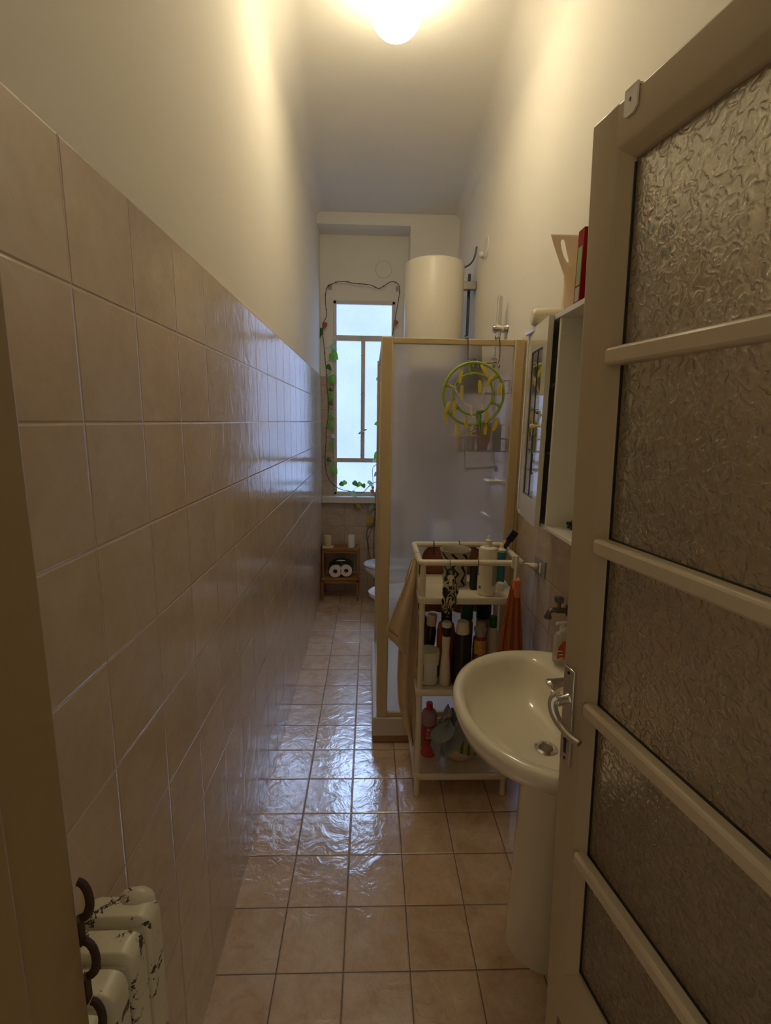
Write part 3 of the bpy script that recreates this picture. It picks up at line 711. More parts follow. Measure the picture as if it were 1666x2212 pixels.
cd_ = thing('candle', 'ivory pillar candle on a small square dish, on the wooden stool', 'candle', (-.382, 4.43, .478))
bm = BM(); lathe(bm, [(.032, 0), (.033, .002), (.033, .098), (.031, .101), (.027, .099)], n=28); lathe(bm, [(.0012, .099), (.0012, .108)], n=6); obj('wax', bm, M['candle'], cd_)
bm = BM(); box(bm, -.430, -.330, 4.385, 4.478, .4705, .4775); tag(obj('square_dish', bm, M['white'], bevel=.003), 'small square white dish under the ivory candle', 'dish')
bm = BM(); lathe(bm, [(.029, 0), (.033, .004), (.036, .112), (.034, .116), (.028, .113), (.026, .02)], n=28)
tag(obj('white_cup', bm, M['white_ceramic'], loc=(-.165, 4.42, .4705)), 'narrow white tumbler standing on the right of the wooden stool', 'cup')
tp = thing('toilet_paper_pack', 'dark wrapped pack with two white toilet rolls showing, in the stool', 'toilet paper', (-.262, 4.36, .213))
for x, z, r in ((-.045, .058, .0565), (.055, .064, .053)):
    bm = BM(); xform(lathe(bm, [(.021, -.045), (r-.004, -.045), (r, -.040), (r, .045), (.021, .045), (.021, -.045)], n=28, cap0=False, cap1=False), Matrix.Translation((x, 0, z)) @ Matrix.Rotation(pi/2, 4, 'X'))
    rl = obj('roll', bm, M['roll'], tp)
    bm = BM(); xform(lathe(bm, [(.0205, -.042), (.0205, .044), (.019, .044), (.019, -.042)], n=20, cap0=False, cap1=False), Matrix.Translation((x, 0, z)) @ Matrix.Rotation(pi/2, 4, 'X')); xform(lathe(bm, [(.02, 0), (.019, .001)], n=4) , Matrix.Identity(4)) if False else None
    obj('core', bm, M['core'], rl)
bm = BM()
def wr(s_, t):
    a = radians(205 - 230*s_); x = .005+.112*cos(a); z = .072+.070*max(sin(a), -.6)
    wob = .006*mnoise.noise(Vector((s_*7, t*5, 3)))
    return (x, -.030+.13*t, z+wob+.012*sin(t*3))
sheet(bm, wr, 24, 10, .002); obj('wrapper', bm, M['pack'], tp)
bm = BM(); pts = [Vector(wr(.50+.16*(cos(q)*.6), .12+.22*(sin(q)*.5+.5)))+Vector((0, -.003, .003)) for q in [2*pi*i/16 for i in range(16)]]
vv = [bm.verts.new(p) for p in pts]; c_ = bm.verts.new(sum(pts, Vector())/16+Vector((0, -.002, .003)))
for i in range(16): bm.faces.new((vv[i], vv[(i+1) % 16], c_))
obj('wrapper_print', bm, M['white'], tp)

# ================================================================== HANGING VINE
PY = 4.515
pot = thing('trailing_vine', 'long trailing vine framing the window, rising from behind the toilet', 'plant', (.14, 4.44, 0))
bm = BM(); lathe(bm, [(.06, 0), (.065, .01), (.085, .14), (.088, .15), (.08, .15), (.075, .13)], n=24)
def vp(name, bm, mat, **kw):
    o = obj(name, bm, mat, pot, **kw); o.matrix_parent_inverse = Matrix.Translation((-.14, -4.44, 0)); return o
o_ = vp('pot', bm, M['kickboard']); o_.matrix_parent_inverse = Matrix.Identity(4)
def stem(pts, r=.0032, Y=PY):
    bm = BM(); P = smoothpath([at(x, y, Y) for x, y in pts], 3); tube(bm, P, r, 6)
    for p in P[2::5]: ball(bm, p, r*1.9, 6)
    return vp('stem', bm, M['stem'])
MAIN = [(848, 724), (855, 681), (862, 641), (863, 619), (855, 610), (843, 609), (823, 622), (814, 622), (801.5, 616), (777.5, 613), (758.5, 611), (748, 608), (731, 608.5), (717, 613.5), (709, 618), (704.7, 627), (703, 642), (704, 662), (706, 681), (699, 696.5), (697, 713), (698, 727), (701, 753), (703, 782.5), (706, 810), (707, 838), (709, 860), (710, 880), (708, 908), (704.6, 926), (705, 946), (703, 975), (703, 1005), (710, 1034), (723, 1049), (738, 1057.5), (760, 1062), (778, 1065), (787.6, 1061), (797, 1050.6), (807.6, 1043), (816, 1040)]
stem(MAIN)
stem([(822, 835), (815, 852), (816, 880), (819, 890), (815, 905), (816, 925), (819, 945)], .0018)
stem([(818, 1000), (805, 1012), (806, 1040), (809, 1075), (811, 1100), (809, 1120), (806, 1135), (795, 1142), (792, 1156), (795, 1175), (797, 1200), (803, 1240)], .0024, 4.50)
stem([(813, 1005), (817, 1030), (812, 1060), (811, 1100), (812, 1120), (806, 1135), (800, 1150), (795, 1165), (797, 1185), (805, 1240)], .0024, 4.49)
stem([(815, 1050), (813, 1090), (809, 1135), (808, 1160), (808, 1200), (810, 1250)], .0026, 4.505)
stem([(806, 1135), (813, 1135), (813, 1158)], .002, 4.50)
stem([(769, 1075), (772, 1086), (780, 1095), (790, 1099), (806, 1098)], .0016)
for a, b_ in (((701, 754), (717, 745)), ((703, 783), (716, 775)), ((707, 812), (717, 800)), ((707, 838), (715, 832)), ((705, 927), (713, 923)), ((705, 946), (716, 941)), ((703, 975), (713, 972)), ((704, 1005), (713, 1000)), ((710, 1034), (720, 1026)), ((730, 1056), (738, 1050)), ((762, 1062), (770, 1052)), ((789, 1060), (791, 1052)), ((709, 868), (713, 872)), ((697, 722), (694, 712))): stem([a, ((a[0]+b_[0])/2, (a[1]+b_[1])/2+1), b_], .0011)
def leaf(x0, y0, x1, y1, mat='leaf', w=.8, Y=PY-.012, roll=0):
    """heart-shaped leaf from stalk end to tip"""
    a, b_ = at(x0, y0, Y), at(x1, y1, Y-.010); d = b_-a; L = d.length; t = d.normalized()
    s_ = t.cross(Vector((0, 1, 0))).normalized(); s_ = (s_*cos(radians(roll))+Vector((0, 1, 0))*sin(radians(roll))).normalized(); nn = s_.cross(t)
    bm = BM(); rows = [(-.12, .24), (0, .42), (.15, .50), (.35, .47), (.6, .33), (.82, .15), (1.0, .01)]
    R_ = []
    for tt, ww in rows:
        R_.append([bm.verts.new(a+t*(L*(tt if abs(k) < .9 else tt*1.0))+s_*(L*w*ww*k)+nn*(L*.10*abs(k)-L*.12*tt*tt)+(t*L*.10 if (tt < 0 and k == 0) else Vector())) for k in (-1, -.5, 0, .5, 1)])
    for p, q in zip(R_, R_[1:]):
        for i in range(4): bm.faces.new((p[i], p[i+1], q[i+1], q[i]))
    return vp('leaf', bm, M[mat])
for L_ in ((693, 710, 691, 731, 'leaf_dark', .5), (702, 697, 700, 711, 'leaf_brown', .8), (718, 743, 728, 757, 'leaf_pale', .6), (716, 763, 731, 777, 'leaf', 1.0), (707, 789, 717, 801, 'leaf_dark', .7), (716, 812, 723, 830, 'leaf', .95), (711, 840, 721, 845, 'leaf_dark', .7), (712, 851, 721, 864, 'leaf', .8), (712, 868, 719, 877, 'leaf_dark', .9), (714, 895, 722, 905, 'leaf', 1.0), (713, 912, 721, 927, 'leaf', .9), (717, 940, 726, 946, 'leaf_pale', .8), (714, 957, 721, 973, 'leaf', .6), (707, 991, 717, 998, 'leaf_dark', .8), (718, 1010, 729, 1024, 'leaf', .9), (735, 1043, 743, 1050, 'leaf_dark', 1.0), (747, 1040, 740, 1048, 'leaf', 1.0), (764, 1041, 774, 1051, 'leaf_dark', .8), (779, 1043, 771, 1053, 'leaf', .8), (784, 1046, 788, 1055, 'leaf_dark', 1.0), (795, 1041, 806, 1044, 'leaf_pale', .7), (800, 1043, 805, 1053, 'leaf_pale', .7), (761, 1063, 771, 1077, 'leaf_pale', .7), (769, 1089, 781, 1099, 'leaf_yellow', .7), (768, 1090, 767, 1100, 'leaf_brown', .6), (807, 1092, 796, 1102, 'leaf_pale', .7), (804, 1121, 791, 1134, 'leaf_yellow', 1.1), (818, 914, 808, 917, 'leaf', .9), (817, 978, 808, 993, 'leaf', .7), (811, 992, 803, 1000, 'leaf_pale', .7), (815, 1021, 808, 1030, 'leaf', .7), (806, 1082, 800, 1087, 'leaf_dark', .5), (857, 693, 852, 705, 'leaf_brown', .8), (806, 1051, 804, 1058, 'leaf_brown', .8), (803, 1058, 806, 1067, 'leaf_brown', .8), (818, 816, 813, 822, 'leaf', .9), (811, 1098, 813, 1107, 'leaf_dark', .8)): leaf(*L_)
for (x, y), wh in (((713, 619), 'at the upper left corner of the recess'), ((859, 623), 'at the upper right end of the vine')):
    p = at(x, y, YB-.004); bm = BM(); box(bm, p.x-.017, p.x+.017, YB-.008, YB-.001, p.z-.026, p.z+.018); tube(bm, smoothpath([(p.x, YB-.008, p.z), (p.x, YB-.03, p.z-.006), (p.x, YB-.036, p.z+.014)]), .004, 8)
    tag(obj('adhesive_hook', bm, M['clear'], bevel=.003), 'clear adhesive hook holding the vine '+wh, 'hook')

# ================================================================== WASHBASIN
WC = (.47, 1.275)
ba = thing('washbasin', 'large cream ceramic washbasin on a column pedestal', 'washbasin', (.56, 1.275, 0))
def bp(name, bm, mat, par=ba, **kw):
    o = obj(name, bm, mat, par, **kw)
    if par is ba: o.matrix_parent_inverse = Matrix.Translation((-.56, -1.275, 0))
    return o
def drng(cx, af, ab, b, z, ef=2.1, eb=3.6, n=64, cy=1.275, dz=0):
    out = []
    for i in range(n):
        a = 2*pi*i/n; ca, sa = cos(a), sin(a); e = ef if ca < 0 else eb
        r = (abs(ca)**e+abs(sa)**e)**(-1/e); x = (af if ca < 0 else ab)*ca*r
        out.append(Vector((cx+x, cy+b*sa*r, z+dz*(x/ab if ca > 0 else 0))))
    return out
RZ = .838
bm = BM()
loft(bm, [drng(.59, .10, .10, .10, .640, eb=2.5), drng(.58, .15, .112, .13, .660, eb=3), drng(.56, .235, .134, .215, .705), drng(.54, .270, .160, .280, .755), drng(.53, .276, .170, .318, .795), drng(.53, .282, .170, .330, .818), drng(.53, .277, .170, .328, .832), drng(.53, .266, .168, .318, RZ),
          drng(.53, .254, .164, .306, RZ-.001), drng(.515, .235, .115, .285, RZ-.008, eb=2.6), drng(.513, .225, .104, .277, RZ-.020, eb=2.5), drng(.512, .212, .094, .264, RZ-.055, eb=2.4), drng(.512, .190, .082, .240, RZ-.095, eb=2.3), drng(.513, .145, .066, .185, RZ-.128, eb=2.2), drng(.515, .080, .045, .10, RZ-.140, eb=2.1), drng(.517, .03, .03, .03, RZ-.143, eb=2)])
for v in bm.verts:      # the back deck rises a little towards the wall
    if v.co.z > RZ-.02 and v.co.x > .62: v.co.z += (v.co.x-.62)*.12
bp('basin', bm, M['ceramic'], auto=80)
bm = BM(); loft(bm, [oval(.575, 1.285, .128, .12, .110, 0), oval(.575, 1.285, .126, .12, .108, .03), oval(.575, 1.285, .118, .12, .100, .30), oval(.578, 1.285, .116, .11, .100, .60), oval(.58, 1.285, .125, .11, .108, .68)]); bp('pedestal', bm, M['ceramic'])
bm = BM(); lathe(bm, [(.032, 0), (.0325, .003), (.024, .0055), (.0205, .002), (.0, .002)], (.517, 1.262, RZ-.1425), n=28); dn = bp('drain', bm, M['chrome'])
bm = BM()
for i in range(-2, 3):
    for k in range(-2, 3):
        if i*i+k*k < 6.5: lathe(bm, [(.0018, .0020), (.0018, .0026)], (.517+i*.0056+(k % 2)*.0028, 1.262+k*.0052, RZ-.1425), n=8)
bp('strainer_holes', bm, M['black'], dn); bpy.data.objects['strainer_holes'].matrix_parent_inverse = Matrix.Translation((-.56, -1.275, 0))
tap = thing('basin_tap', 'chrome mixer tap on the washbasin, mostly hidden by the door', 'tap', (.655, 1.262, RZ))
bm = BM(); lathe(bm, [(.027, 0), (.026, .01), (.022, .05), (.020, .07)], n=20); obj('tap_body', bm, M['chrome'], tap)
bm = BM(); tube(bm, smoothpath([(0, 0, .055), (-.05, 0, .062), (-.105, 0, .060), (-.132, 0, .054), (-.142, 0, .048)], 4), [.018]*10+[.019, .020, .022, .0235, .0235, .020, .011], 16); tube(bm, [(-.124, 0, .048), (-.124, 0, .026)], .013, 14); obj('spout', bm, M['chrome'], tap)
bm = BM(); tube(bm, smoothpath([(0, 0, .07), (0, 0, .09), (.02, 0, .105), (-.04, 0, .115)], 4), .009, 12); obj('tap_lever', bm, M['chrome'], tap)
so = thing('soap_dispenser', 'clear pump bottle with an orange label on the far corner of the washbasin', 'bottle', (.640, 1.500, RZ+.006), (0, 0, 0))
bm = BM(); lathe(bm, [(.026, 0), (.029, .004), (.029, .085), (.024, .100), (.012, .108)], n=24, ry=.75); obj('bottle_body', bm, M['clear'], so)
bm = BM(); lathe(bm, [(.012, .108), (.012, .122), (.005, .124), (.005, .136)], n=14); tube(bm, [(.012, 0, .138), (-.026, -.004, .136)], .006, 8); obj('pump', bm, M['white'], so)
bm = BM(); prism(bm, [(-.024, .022), (.002, .018), (.010, .070), (-.004, .084), (-.020, .060)], -.0226, -.0215, 'xz'); lb = obj('label_print', bm, M['orange_red'], so, smooth=False); lb['label'] = 'orange label'
bm = BM()
for k in range(3): box(bm, -.022+.004*k, -.006+.002*k, -.0232, -.0222, .046-.012*k, .049-.012*k)
obj('label_text', bm, M['pale_print'], lb, smooth=False)

# wall tap
wt = thing('wall_tap', 'small dull metal wall tap on the tiles beyond the washbasin', 'tap', (WALL_R-.007, 1.62, .975))
bm = BM(); tube(bm, [(0, 0, 0), (-.006, 0, 0), (-.010, 0, 0), (-.040, 0, 0)], [.020, .019, .010, .010], 14); tube(bm, smoothpath([(-.035, 0, 0), (-.055, .004, 0), (-.066, .006, -.008), (-.068, .006, -.022)], 4), .009, 12); tube(bm, [(-.068, .006, -.020), (-.068, .006, -.026), (-.068, .006, -.032)], [.012, .014, .012], 14); obj('tap_body', bm, M['dark_metal'], wt)
bm = BM(); tube(bm, [(-.034, 0, .005), (-.034, 0, .034)], .007, 10); box(bm, -.048, -.022, -.012, .014, .030, .050); obj('tap_handle', bm, M['dark_metal'], wt, bevel=.003)

# socket with plug and lead
ou = thing('wall_socket', 'square grey wall socket on the tiles by the trolley', 'socket', (WALL_R-.007, 1.92, 1.045))
bm = BM(); box(bm, -.007, 0, -.062, .062, -.036, .036); obj('plate', bm, M['outlet'], ou, bevel=.002)
bm = BM(); box(bm, -.011, -.006, -.028, -.012, -.022, .020); obj('switch', bm, M['white'], ou, bevel=.002)
pl = thing('plug', 'cream plug with a thin lead hanging from the wall socket', 'plug', (WALL_R-.015, 1.935, 1.043))
bm = BM(); tube(bm, smoothpath([(0, 0, 0), (-.012, 0, 0), (-.022, .006, .001), (-.034, .014, .004), (-.046, .022, .004)], 3), [.012, .015, .016, .017, .017, .017, .015, .012, .010, .009, .007, .006, .005], 12, flat=.75); obj('plug_body', bm, M['cart'], pl)
bm = BM(); tube(bm, smoothpath([(-.046, .022, .004), (-.064, .036, -.004), (-.074, .05, -.03), (-.078, .06, -.08), (-.076, .07, -.12), (-.06, .08, -.16), (-.03, .08, -.24), (-.012, .07, -.34), (-.01, .05, -.40)], 5), .0022, 7); obj('lead', bm, M['white'], pl)

# ================================================================== MIRROR CABINET
CX = .568; CZ0, CZ1 = 1.283, 1.950
ca_ = thing('mirror_cabinet', 'white bathroom wall cabinet with one narrow mirrored door ajar', 'cabinet', (.64, 1.5, CZ0))
def kp(name, bm, mat, **kw):
    o = obj(name, bm, mat, ca_, **kw); o.matrix_parent_inverse = Matrix.Translation((-.64, -1.5, -CZ0)); return o
xb = WALL_R-.0075
bm = BM(); box(bm, CX+.0, xb, 1.532, 1.546, CZ0+.012, CZ1-.015); box(bm, CX, xb, 1.842, 1.856, CZ0, CZ1-.015); box(bm, CX, xb, 1.06, 1.074, CZ0, CZ1-.015)
box(bm, CX, xb, 1.06, 1.856, CZ0, CZ0+.013); box(bm, CX-.006, xb, 1.05, 1.862, CZ1-.016, CZ1); box(bm, xb-.006, xb, 1.07, 1.85, CZ0+.01, CZ1-.01)
kp('carcass', bm, M['cabinet'], bevel=.0015)
for zs in (1.52, 1.74):
    bm = BM(); box(bm, CX+.02, xb-.006, 1.546, 1.842, zs, zs+.01); kp('inner_shelf', bm, M['cabinet'])
bm = BM(); box(bm, .655, xb-.006, 1.36, 1.50, 1.868, CZ1-.017); kp('light_box', bm, M['white'], bevel=.006)
cdm = empty('cabinet_door'); cdm.parent = ca_; hinge = Vector((.572, 1.846, 0))
dang = atan2(.545-.572, -(1.577-1.846))     # swung out towards the room
cdm.matrix_parent_inverse = Matrix.Translation((-.64, -1.5, -CZ0))
# local x runs from hinge to the free edge, local -y... faces the room
cdm.matrix_basis = Matrix(((-.0999, .995, 0, hinge.x), (-.995, -.0999, 0, hinge.y), (0, 0, 1, 0), (0, 0, 0, 1)))
LW = .272; y_out, y_in = .0, .016
def dp(name, bm, mat, par=cdm, **kw): return obj(name, bm, mat, par, **kw)
bm = BM()
fx0, fx1, fz0, fz1 = .055, LW-.055, CZ0+.085, CZ1-.085
box(bm, 0, fx0, y_out, y_in, CZ0, CZ1-.002); box(bm, fx1, LW, y_out, y_in, CZ0, CZ1-.002); box(bm, fx0, fx1, y_out, y_in, CZ0, fz0); box(bm, fx0, fx1, y_out, y_in, fz1, CZ1-.002)
dp('door_leaf', bm, M['cab_gloss'])
bm = BM(); box(bm, fx0+.002, fx1-.002, y_out+.005, y_out+.009, fz0+.002, fz1-.002); mr = dp('mirror_inset', bm, M['mirror'], smooth=False); mr['label'] = 'narrow leaded mirror inset'
bm = BM(); xm = (fx0+fx1)/2
for x0, x1, z0, z1 in ((xm-.0015, xm+.0015, fz0, fz1), (fx0, fx1, fz0+.16, fz0+.163), (fx0, fx1, fz1-.20, fz1-.197), (fx0, fx0+.003, fz0, fz1), (fx1-.003, fx1, fz0, fz1), (fx0, fx1, fz1-.003, fz1), (fx0, fx1, fz0, fz0+.003)): box(bm, x0, x1, y_out+.003, y_out+.0055, z0, z1)
tube(bm, smoothpath([(xm-.03, .004, fz1-.06), (xm-.022, .004, fz1-.05), (xm-.014, .004, fz1-.06), (xm-.014, .004, fz1-.085)], 3), .002, 6)
tube(bm, smoothpath([(xm+.012, .004, fz0+.15), (xm+.012, .004, fz0+.09), (xm+.02, .004, fz0+.08), (xm+.03, .004, fz0+.085)], 3), .002, 6)
obj('lead_strips', bm, M['lead'], mr, smooth=False)
bm = BM(); tube(bm, [(LW-.03, 0, 1.613), (LW-.03, -.006, 1.613), (LW-.03, -.014, 1.613), (LW-.03, -.020, 1.613), (LW-.03, -.026, 1.613), (LW-.03, -.030, 1.613)], [.005, .004, .004, .0075, .008, .004], 14); dp('knob', bm, M['cart'])
# dark things inside the ajar half
for z, hgt, lab in ((CZ0+.014, .15, 'dark bottle on the bottom shelf inside the ajar cabinet door'), (1.531, .13, 'dark bottle on the middle shelf inside the ajar cabinet door')):
    bottle('dark_bottle', lab, (.63, 1.62, z), [(.024, 0), (.025, .01), (.025, hgt*.8), (.012, hgt)], M['black'], [(.012, hgt), (.012, hgt+.02)], M['smoke'])
# little figure on the bottom board
tt = thing('turtle_figurine', 'tiny dark turtle figurine on the bottom board of the open cabinet', 'figurine', (.640, 1.487, CZ0+.0135))
bm = BM(); ball(bm, (0, 0, .016), .015, 12, 1.1, 1.1, .9); ball(bm, (-.021, -.002, .020), .006, 8)
for x, y in ((-.012, -.012), (.012, -.012), (-.012, .012), (.012, .012)): ball(bm, (x, y, .005), .0052, 8)
obj('body', bm, simple('dark_green_glaze', (.012, .03, .02), .2), tt)
bm = BM(); tube(bm, smoothpath([(-.012, -.012, .028), (-.002, -.015, .033), (.008, -.011, .029), (.013, -.006, .031)], 4), .003, 8); obj('shell_rim', bm, M['beige_print'], tt)
# on top of the cabinet
zc = CZ1+.0005
pb = thing('refill_pouch', 'pinkish soft refill pouch with a cut-out grip, on the cabinet top', 'pouch', (.640, 1.605, zc))
# pouch outline in its own plane: x across, z up
ol = [(.052, 0), (-.040, 0), (-.046, .03), (-.044, .085), (-.048, .12), (-.066, .160), (-.086, .205), (-.098, .236), (-.06, .236), (0, .240), (.056, .250)]
bm = BM(); grip = [(-.066, .218), (-.058, .222), (-.052, .212), (-.045, .185), (-.036, .165), (-.036, .160), (-.044, .160), (-.053, .172), (-.062, .195)]
# stitched strips leaving the grip open
rowsz = [0, .03, .06, .09, .12, .145, .158, .17, .185, .20, .213, .222, .236]
def edge_l(z): return lerp_tab([(0, -.040), (.03, -.046), (.085, -.044), (.12, -.048), (.16, -.066), (.205, -.086), (.236, -.098)], z)
def grip_l(z): return lerp_tab([(.155, -.040), (.172, -.053), (.195, -.062), (.218, -.067), (.224, -.062)], z)
def grip_r(z): return lerp_tab([(.155, -.036), (.165, -.036), (.185, -.045), (.212, -.052), (.224, -.058)], z)
def puff(x, z): return .022*max(0, 1-(x/.06)**2)*max(0, 1-z/.20)
def skin(sg):
    for z0, z1 in zip(rowsz, rowsz[1:]):
        has = z0 >= .158 and z1 <= .2225
        spans = [(edge_l, grip_l), (grip_r, lambda z: .054)] if has else [(edge_l, lambda z: .054)]
        for l, r in spans:
            n = 10 if r(0) == .054 or not has else 3
            A = []; B = []
            for i in range(n+1):
                xa = l(z0)+(r(z0)-l(z0))*i/n; xc = l(z1)+(r(z1)-l(z1))*i/n
                A.append(bm.verts.new((xa, sg*(.0008+puff(xa, z0)), z0))); B.append(bm.verts.new((xc, sg*(.0008+puff(xc, z1)), z1)))
            for i in range(n): bm.faces.new((A[i], A[i+1], B[i+1], B[i]))
skin(-1); skin(1); bmesh.ops.remove_doubles(bm, verts=bm.verts, dist=.00005)
obj('pouch_body', bm, M['paper_bag'], pb)
bm = BM()
yy = lambda x, z: -(.0018+puff(x, z))
for k, (w, z) in enumerate(((.040, .178), (.044, .168), (.038, .156), (.030, .148))):
    tube(bm, [Vector((.042-w+w*i/6, yy(.042-w+w*i/6, z)-.001, z+.0015*sin(i*1.3))) for i in range(7)], .0011 if k != 1 else .0016, 5)
tube(bm, smoothpath([(-.002, yy(0, .14)-.001, .146), (.012, yy(.012, .138)-.001, .137), (.030, yy(.03, .136)-.001, .134), (.044, yy(.044, .136)-.001, .134)]), .0014, 5)
tube(bm, [(.0, yy(0, .10)-.001, .102), (.004, yy(.004, .06)-.001, .052)], .0022, 6)
tube(bm, smoothpath([(.044, -.004, .222), (.047, -.004, .212), (.043, -.004, .205)]), .0018, 5)
obj('pouch_print', bm, simple('dark_green_print', (.03, .05, .02), .5), pb)
bm = BM()
for k in range(6): ball(bm, (.014+.006*(k % 3), yy(.02, .02+.016*k)-.001, .022+.015*k), .0035, 6, 1.6, .4, 1)
obj('pouch_dots', bm, M['orange_red'], pb)
rb = thing('red_box', 'red cardboard box with round pictures standing on the cabinet top beside the pouch', 'box', (.621, 1.535, zc), (0, 0, 0))
bm = BM(); box(bm, -.048, .062, -.11, -.070, 0, .195); obj('carton', bm, M['red_card'], rb, smooth=False, bevel=.001)
bm = BM(); F = -.1105
yB = -.1105
for x, z, r in ((-.012, .085, .017), (-.016, .044, .018), (.03, .085, .012)):
    prism(bm, [(x+r*cos(a), z+r*sin(a)) for a in [2*pi*i/20 for i in range(20)]], yB-.0006, yB, 'xz', 0); prism(bm, [(x+.7*r*cos(a)+.002, z+.7*r*sin(a)) for a in [2*pi*i/16 for i in range(16)]], yB-.0009, yB-.0004, 'xz', 1)
prism(bm, [(-.034, .150), (.055, .150), (.055, .185), (-.034, .185)], yB-.0006, yB, 'xz', 2)
prism(bm, [(.0+.034*cos(a), .128+.014*sin(a)) for a in [2*pi*i/20 for i in range(20)]], yB-.0006, yB, 'xz', 0)
prism(bm, [(.002+.028*cos(a), .128+.006*sin(a)) for a in [2*pi*i/20 for i in range(20)]], yB-.0009, yB-.0004, 'xz', 1)
for k in range(5): prism(bm, [(-.024, .0595+.0035*k), (.045, .0595+.0035*k), (.045, .0607+.0035*k), (-.024, .0607+.0035*k)], yB-.0006, yB, 'xz', 0)
box(bm, -.0488, -.048, -.105, -.078, .008, .045, 0); box(bm, -.0488, -.048, -.105, -.078, .050, .150, 3)
obj('carton_print', bm, [M['label_grey'], simple('dark_red_print', (.10, .02, .02), .5), simple('grey_green_panel', (.36, .36, .26), .5), M['green_print']], rb, smooth=False)
wrl = thing('white_canister', 'cream rounded canister lying at the far end of the cabinet top', 'canister', (.605, 1.765, zc+.030))
bm = BM(); tube(bm, [(-.054, .012, 0), (-.050, .012, 0), (-.040, .01, 0), (.010, 0, 0), (.045, -.006, 0), (.060, -.01, 0)], [.012, .024, .030, .0305, .028, .015], 22); obj('body', bm, M['cart'], wrl)
bm = BM(); tube(bm, [(.058, -.01, 0), (.074, -.012, 0)], .011, 14); obj('nozzle', bm, M['smoke'], wrl)
# more on the cabinet top, seen only through the hammered glass
for x, y, c1, hgt, lab in ((.63, 1.36, 'orange_red', .16, 'orange bottle on the cabinet top, blurred behind the door glass'), (.64, 1.26, 'red', .19, 'red bottle on the cabinet top, blurred behind the door glass'), (.63, 1.16, 'teal', .12, 'teal bottle on the cabinet top, nearest the door hinge')):
    bottle('cleaner_bottle', lab, (x, y, zc), [(.032, 0), (.034, .01), (.034, hgt*.75), (.014, hgt)], M[c1], [(.014, hgt), (.014, hgt+.03)], M['white'])

# ================================================================== TROLLEY
TX0, TX1, TY0, TY1 = .207, .612, 1.895, 2.195
tr_ = thing('trolley', 'cream plastic three-shelf trolley between washbasin and shower', 'trolley', (.41, 2.045, 0))
def tp_(name, bm, mat=M['cart'], **kw):
    o = obj(name, bm, mat, tr_, **kw); o.matrix_parent_inverse = Matrix.Translation((-.41, -2.045, 0)); return o
def rrect(x0, x1, y0, y1, r, z, n=5):
    out = []
    for cx, cy_, a0 in ((x1-r, y1-r, 0), (x0+r, y1-r, 90), (x0+r, y0+r, 180), (x1-r, y0+r, 270)):
        for i in range(n+1): a = radians(a0+90*i/n); out.append(Vector((cx+r*cos(a), cy_+r*sin(a), z)))
    return out
SZ = (.098, .497, .905)
for z in SZ:
    bm = BM(); r_ = lambda d, zz: rrect(TX0-.006+d, TX1+.006-d, TY0-.008+d, TY1+.008-d, .018, zz)
    loft(bm, [r_(.002, z-.012), r_(0, z-.008), r_(0, z+.012), r_(.003, z+.0165), r_(.008, z+.0165), r_(.011, z+.011)]); tp_('shelf', bm, auto=60)
for x in (TX0+.012, TX1-.012):
    for y in (TY0+.010, TY1-.010):
        bm = BM(); lathe(bm, [(.010, 0), (.013, .004), (.0125, .09), (.012, 1.05)], (x, y, 0), n=18); tp_('leg', bm)
bm = BM(); tube(bm, rrect(TX0-.002, TX1+.002, TY0, TY1, .014, 1.067, 4), .0125, 10, closed=True); tp_('top_rail', bm)

TS = .921    # top board surface
# on the top board
bm = BM(); lathe(bm, [(.046, 0), (.050, .004), (.054, .03), (.052, .07), (.060, .12), (.068, .160), (.0665, .162)], n=48, cap1=False); lathe(bm, [(.0665, .162), (.062, .158), (.05, .11), (.042, .02)], n=48, cap0=False, mi=1)
cu = tag(obj('zigzag_tumbler', bm, [M['zigzag'], simple('grey_olive_glaze', (.36, .33, .25), .3)], loc=(.378, 2.075, TS-.004)), 'grey tumbler with dark zigzag stripes on the trolley top', 'cup')
bt = thing('lotion_bottle', 'tall cream dispenser bottle with a nozzle on the trolley top', 'bottle', (.492, 1.955, TS-.004))
bm = BM(); lathe(bm, [(.035, 0), (.037, .003), (.0385, .02), (.0385, .185), (.035, .198), (.016, .204)], n=32); obj('body', bm, M['cart'], bt)
bm = BM(); lathe(bm, [(.015, .204), (.015, .208), (.011, .210), (.011, .216), (.014, .218), (.012, .226), (.0125, .228), (.013, .230), (.006, .234), (.0055, .244), (.003, .250)], n=20); obj('nozzle', bm, M['cart'], bt)
bm = BM(); arcpatch(bm, (0, 0), .0385, -72, -18, .045, .155); lbl = obj('rear_label', bm, simple('pale_grey_label', (.44, .40, .32), .5), bt)
bm = BM()
for k in range(14): arcpatch(bm, (0, 0), .0391, -68, -24-((k*7) % 5)*3, .076+.005*k, .0772+.005*k, 5)
arcpatch(bm, (0, 0), .0391, -66, -34, .050, .062, 5); arcpatch(bm, (0, 0), .0391, -62, -40, .040, .0425, 4)
obj('label_lines', bm, M['label_grey'], lbl)
bm = BM(); arcpatch(bm, (0, 0), .0385, -158, -140, .028, .040); obj('label_stripe', bm, M['teal'], bt)
bm = BM(); box(bm, -.012, .016, -.018, .018, 0, .108); tag(obj('black_box', bm, M['black'], bevel=.003, loc=(.448, 2.015, TS-.004)), 'black narrow box behind the dispenser bottle on the trolley top', 'box')
gt = thing('green_tube', 'dark teal tube with a cream tip standing on the trolley top, right end', 'tube', (.575, 2.045, TS-.004))
bm = BM(); lathe(bm, [(.013, 0), (.016, .02), (.019, .155), (.017, .163)], n=20); obj('body', bm, M['teal'], gt)
bm = BM(); lathe(bm, [(.0185, .158), (.015, .168), (.006, .174), (.005, .190), (.0012, .193), (.001, .21)], n=16); obj('tip', bm, M['cart'], gt)
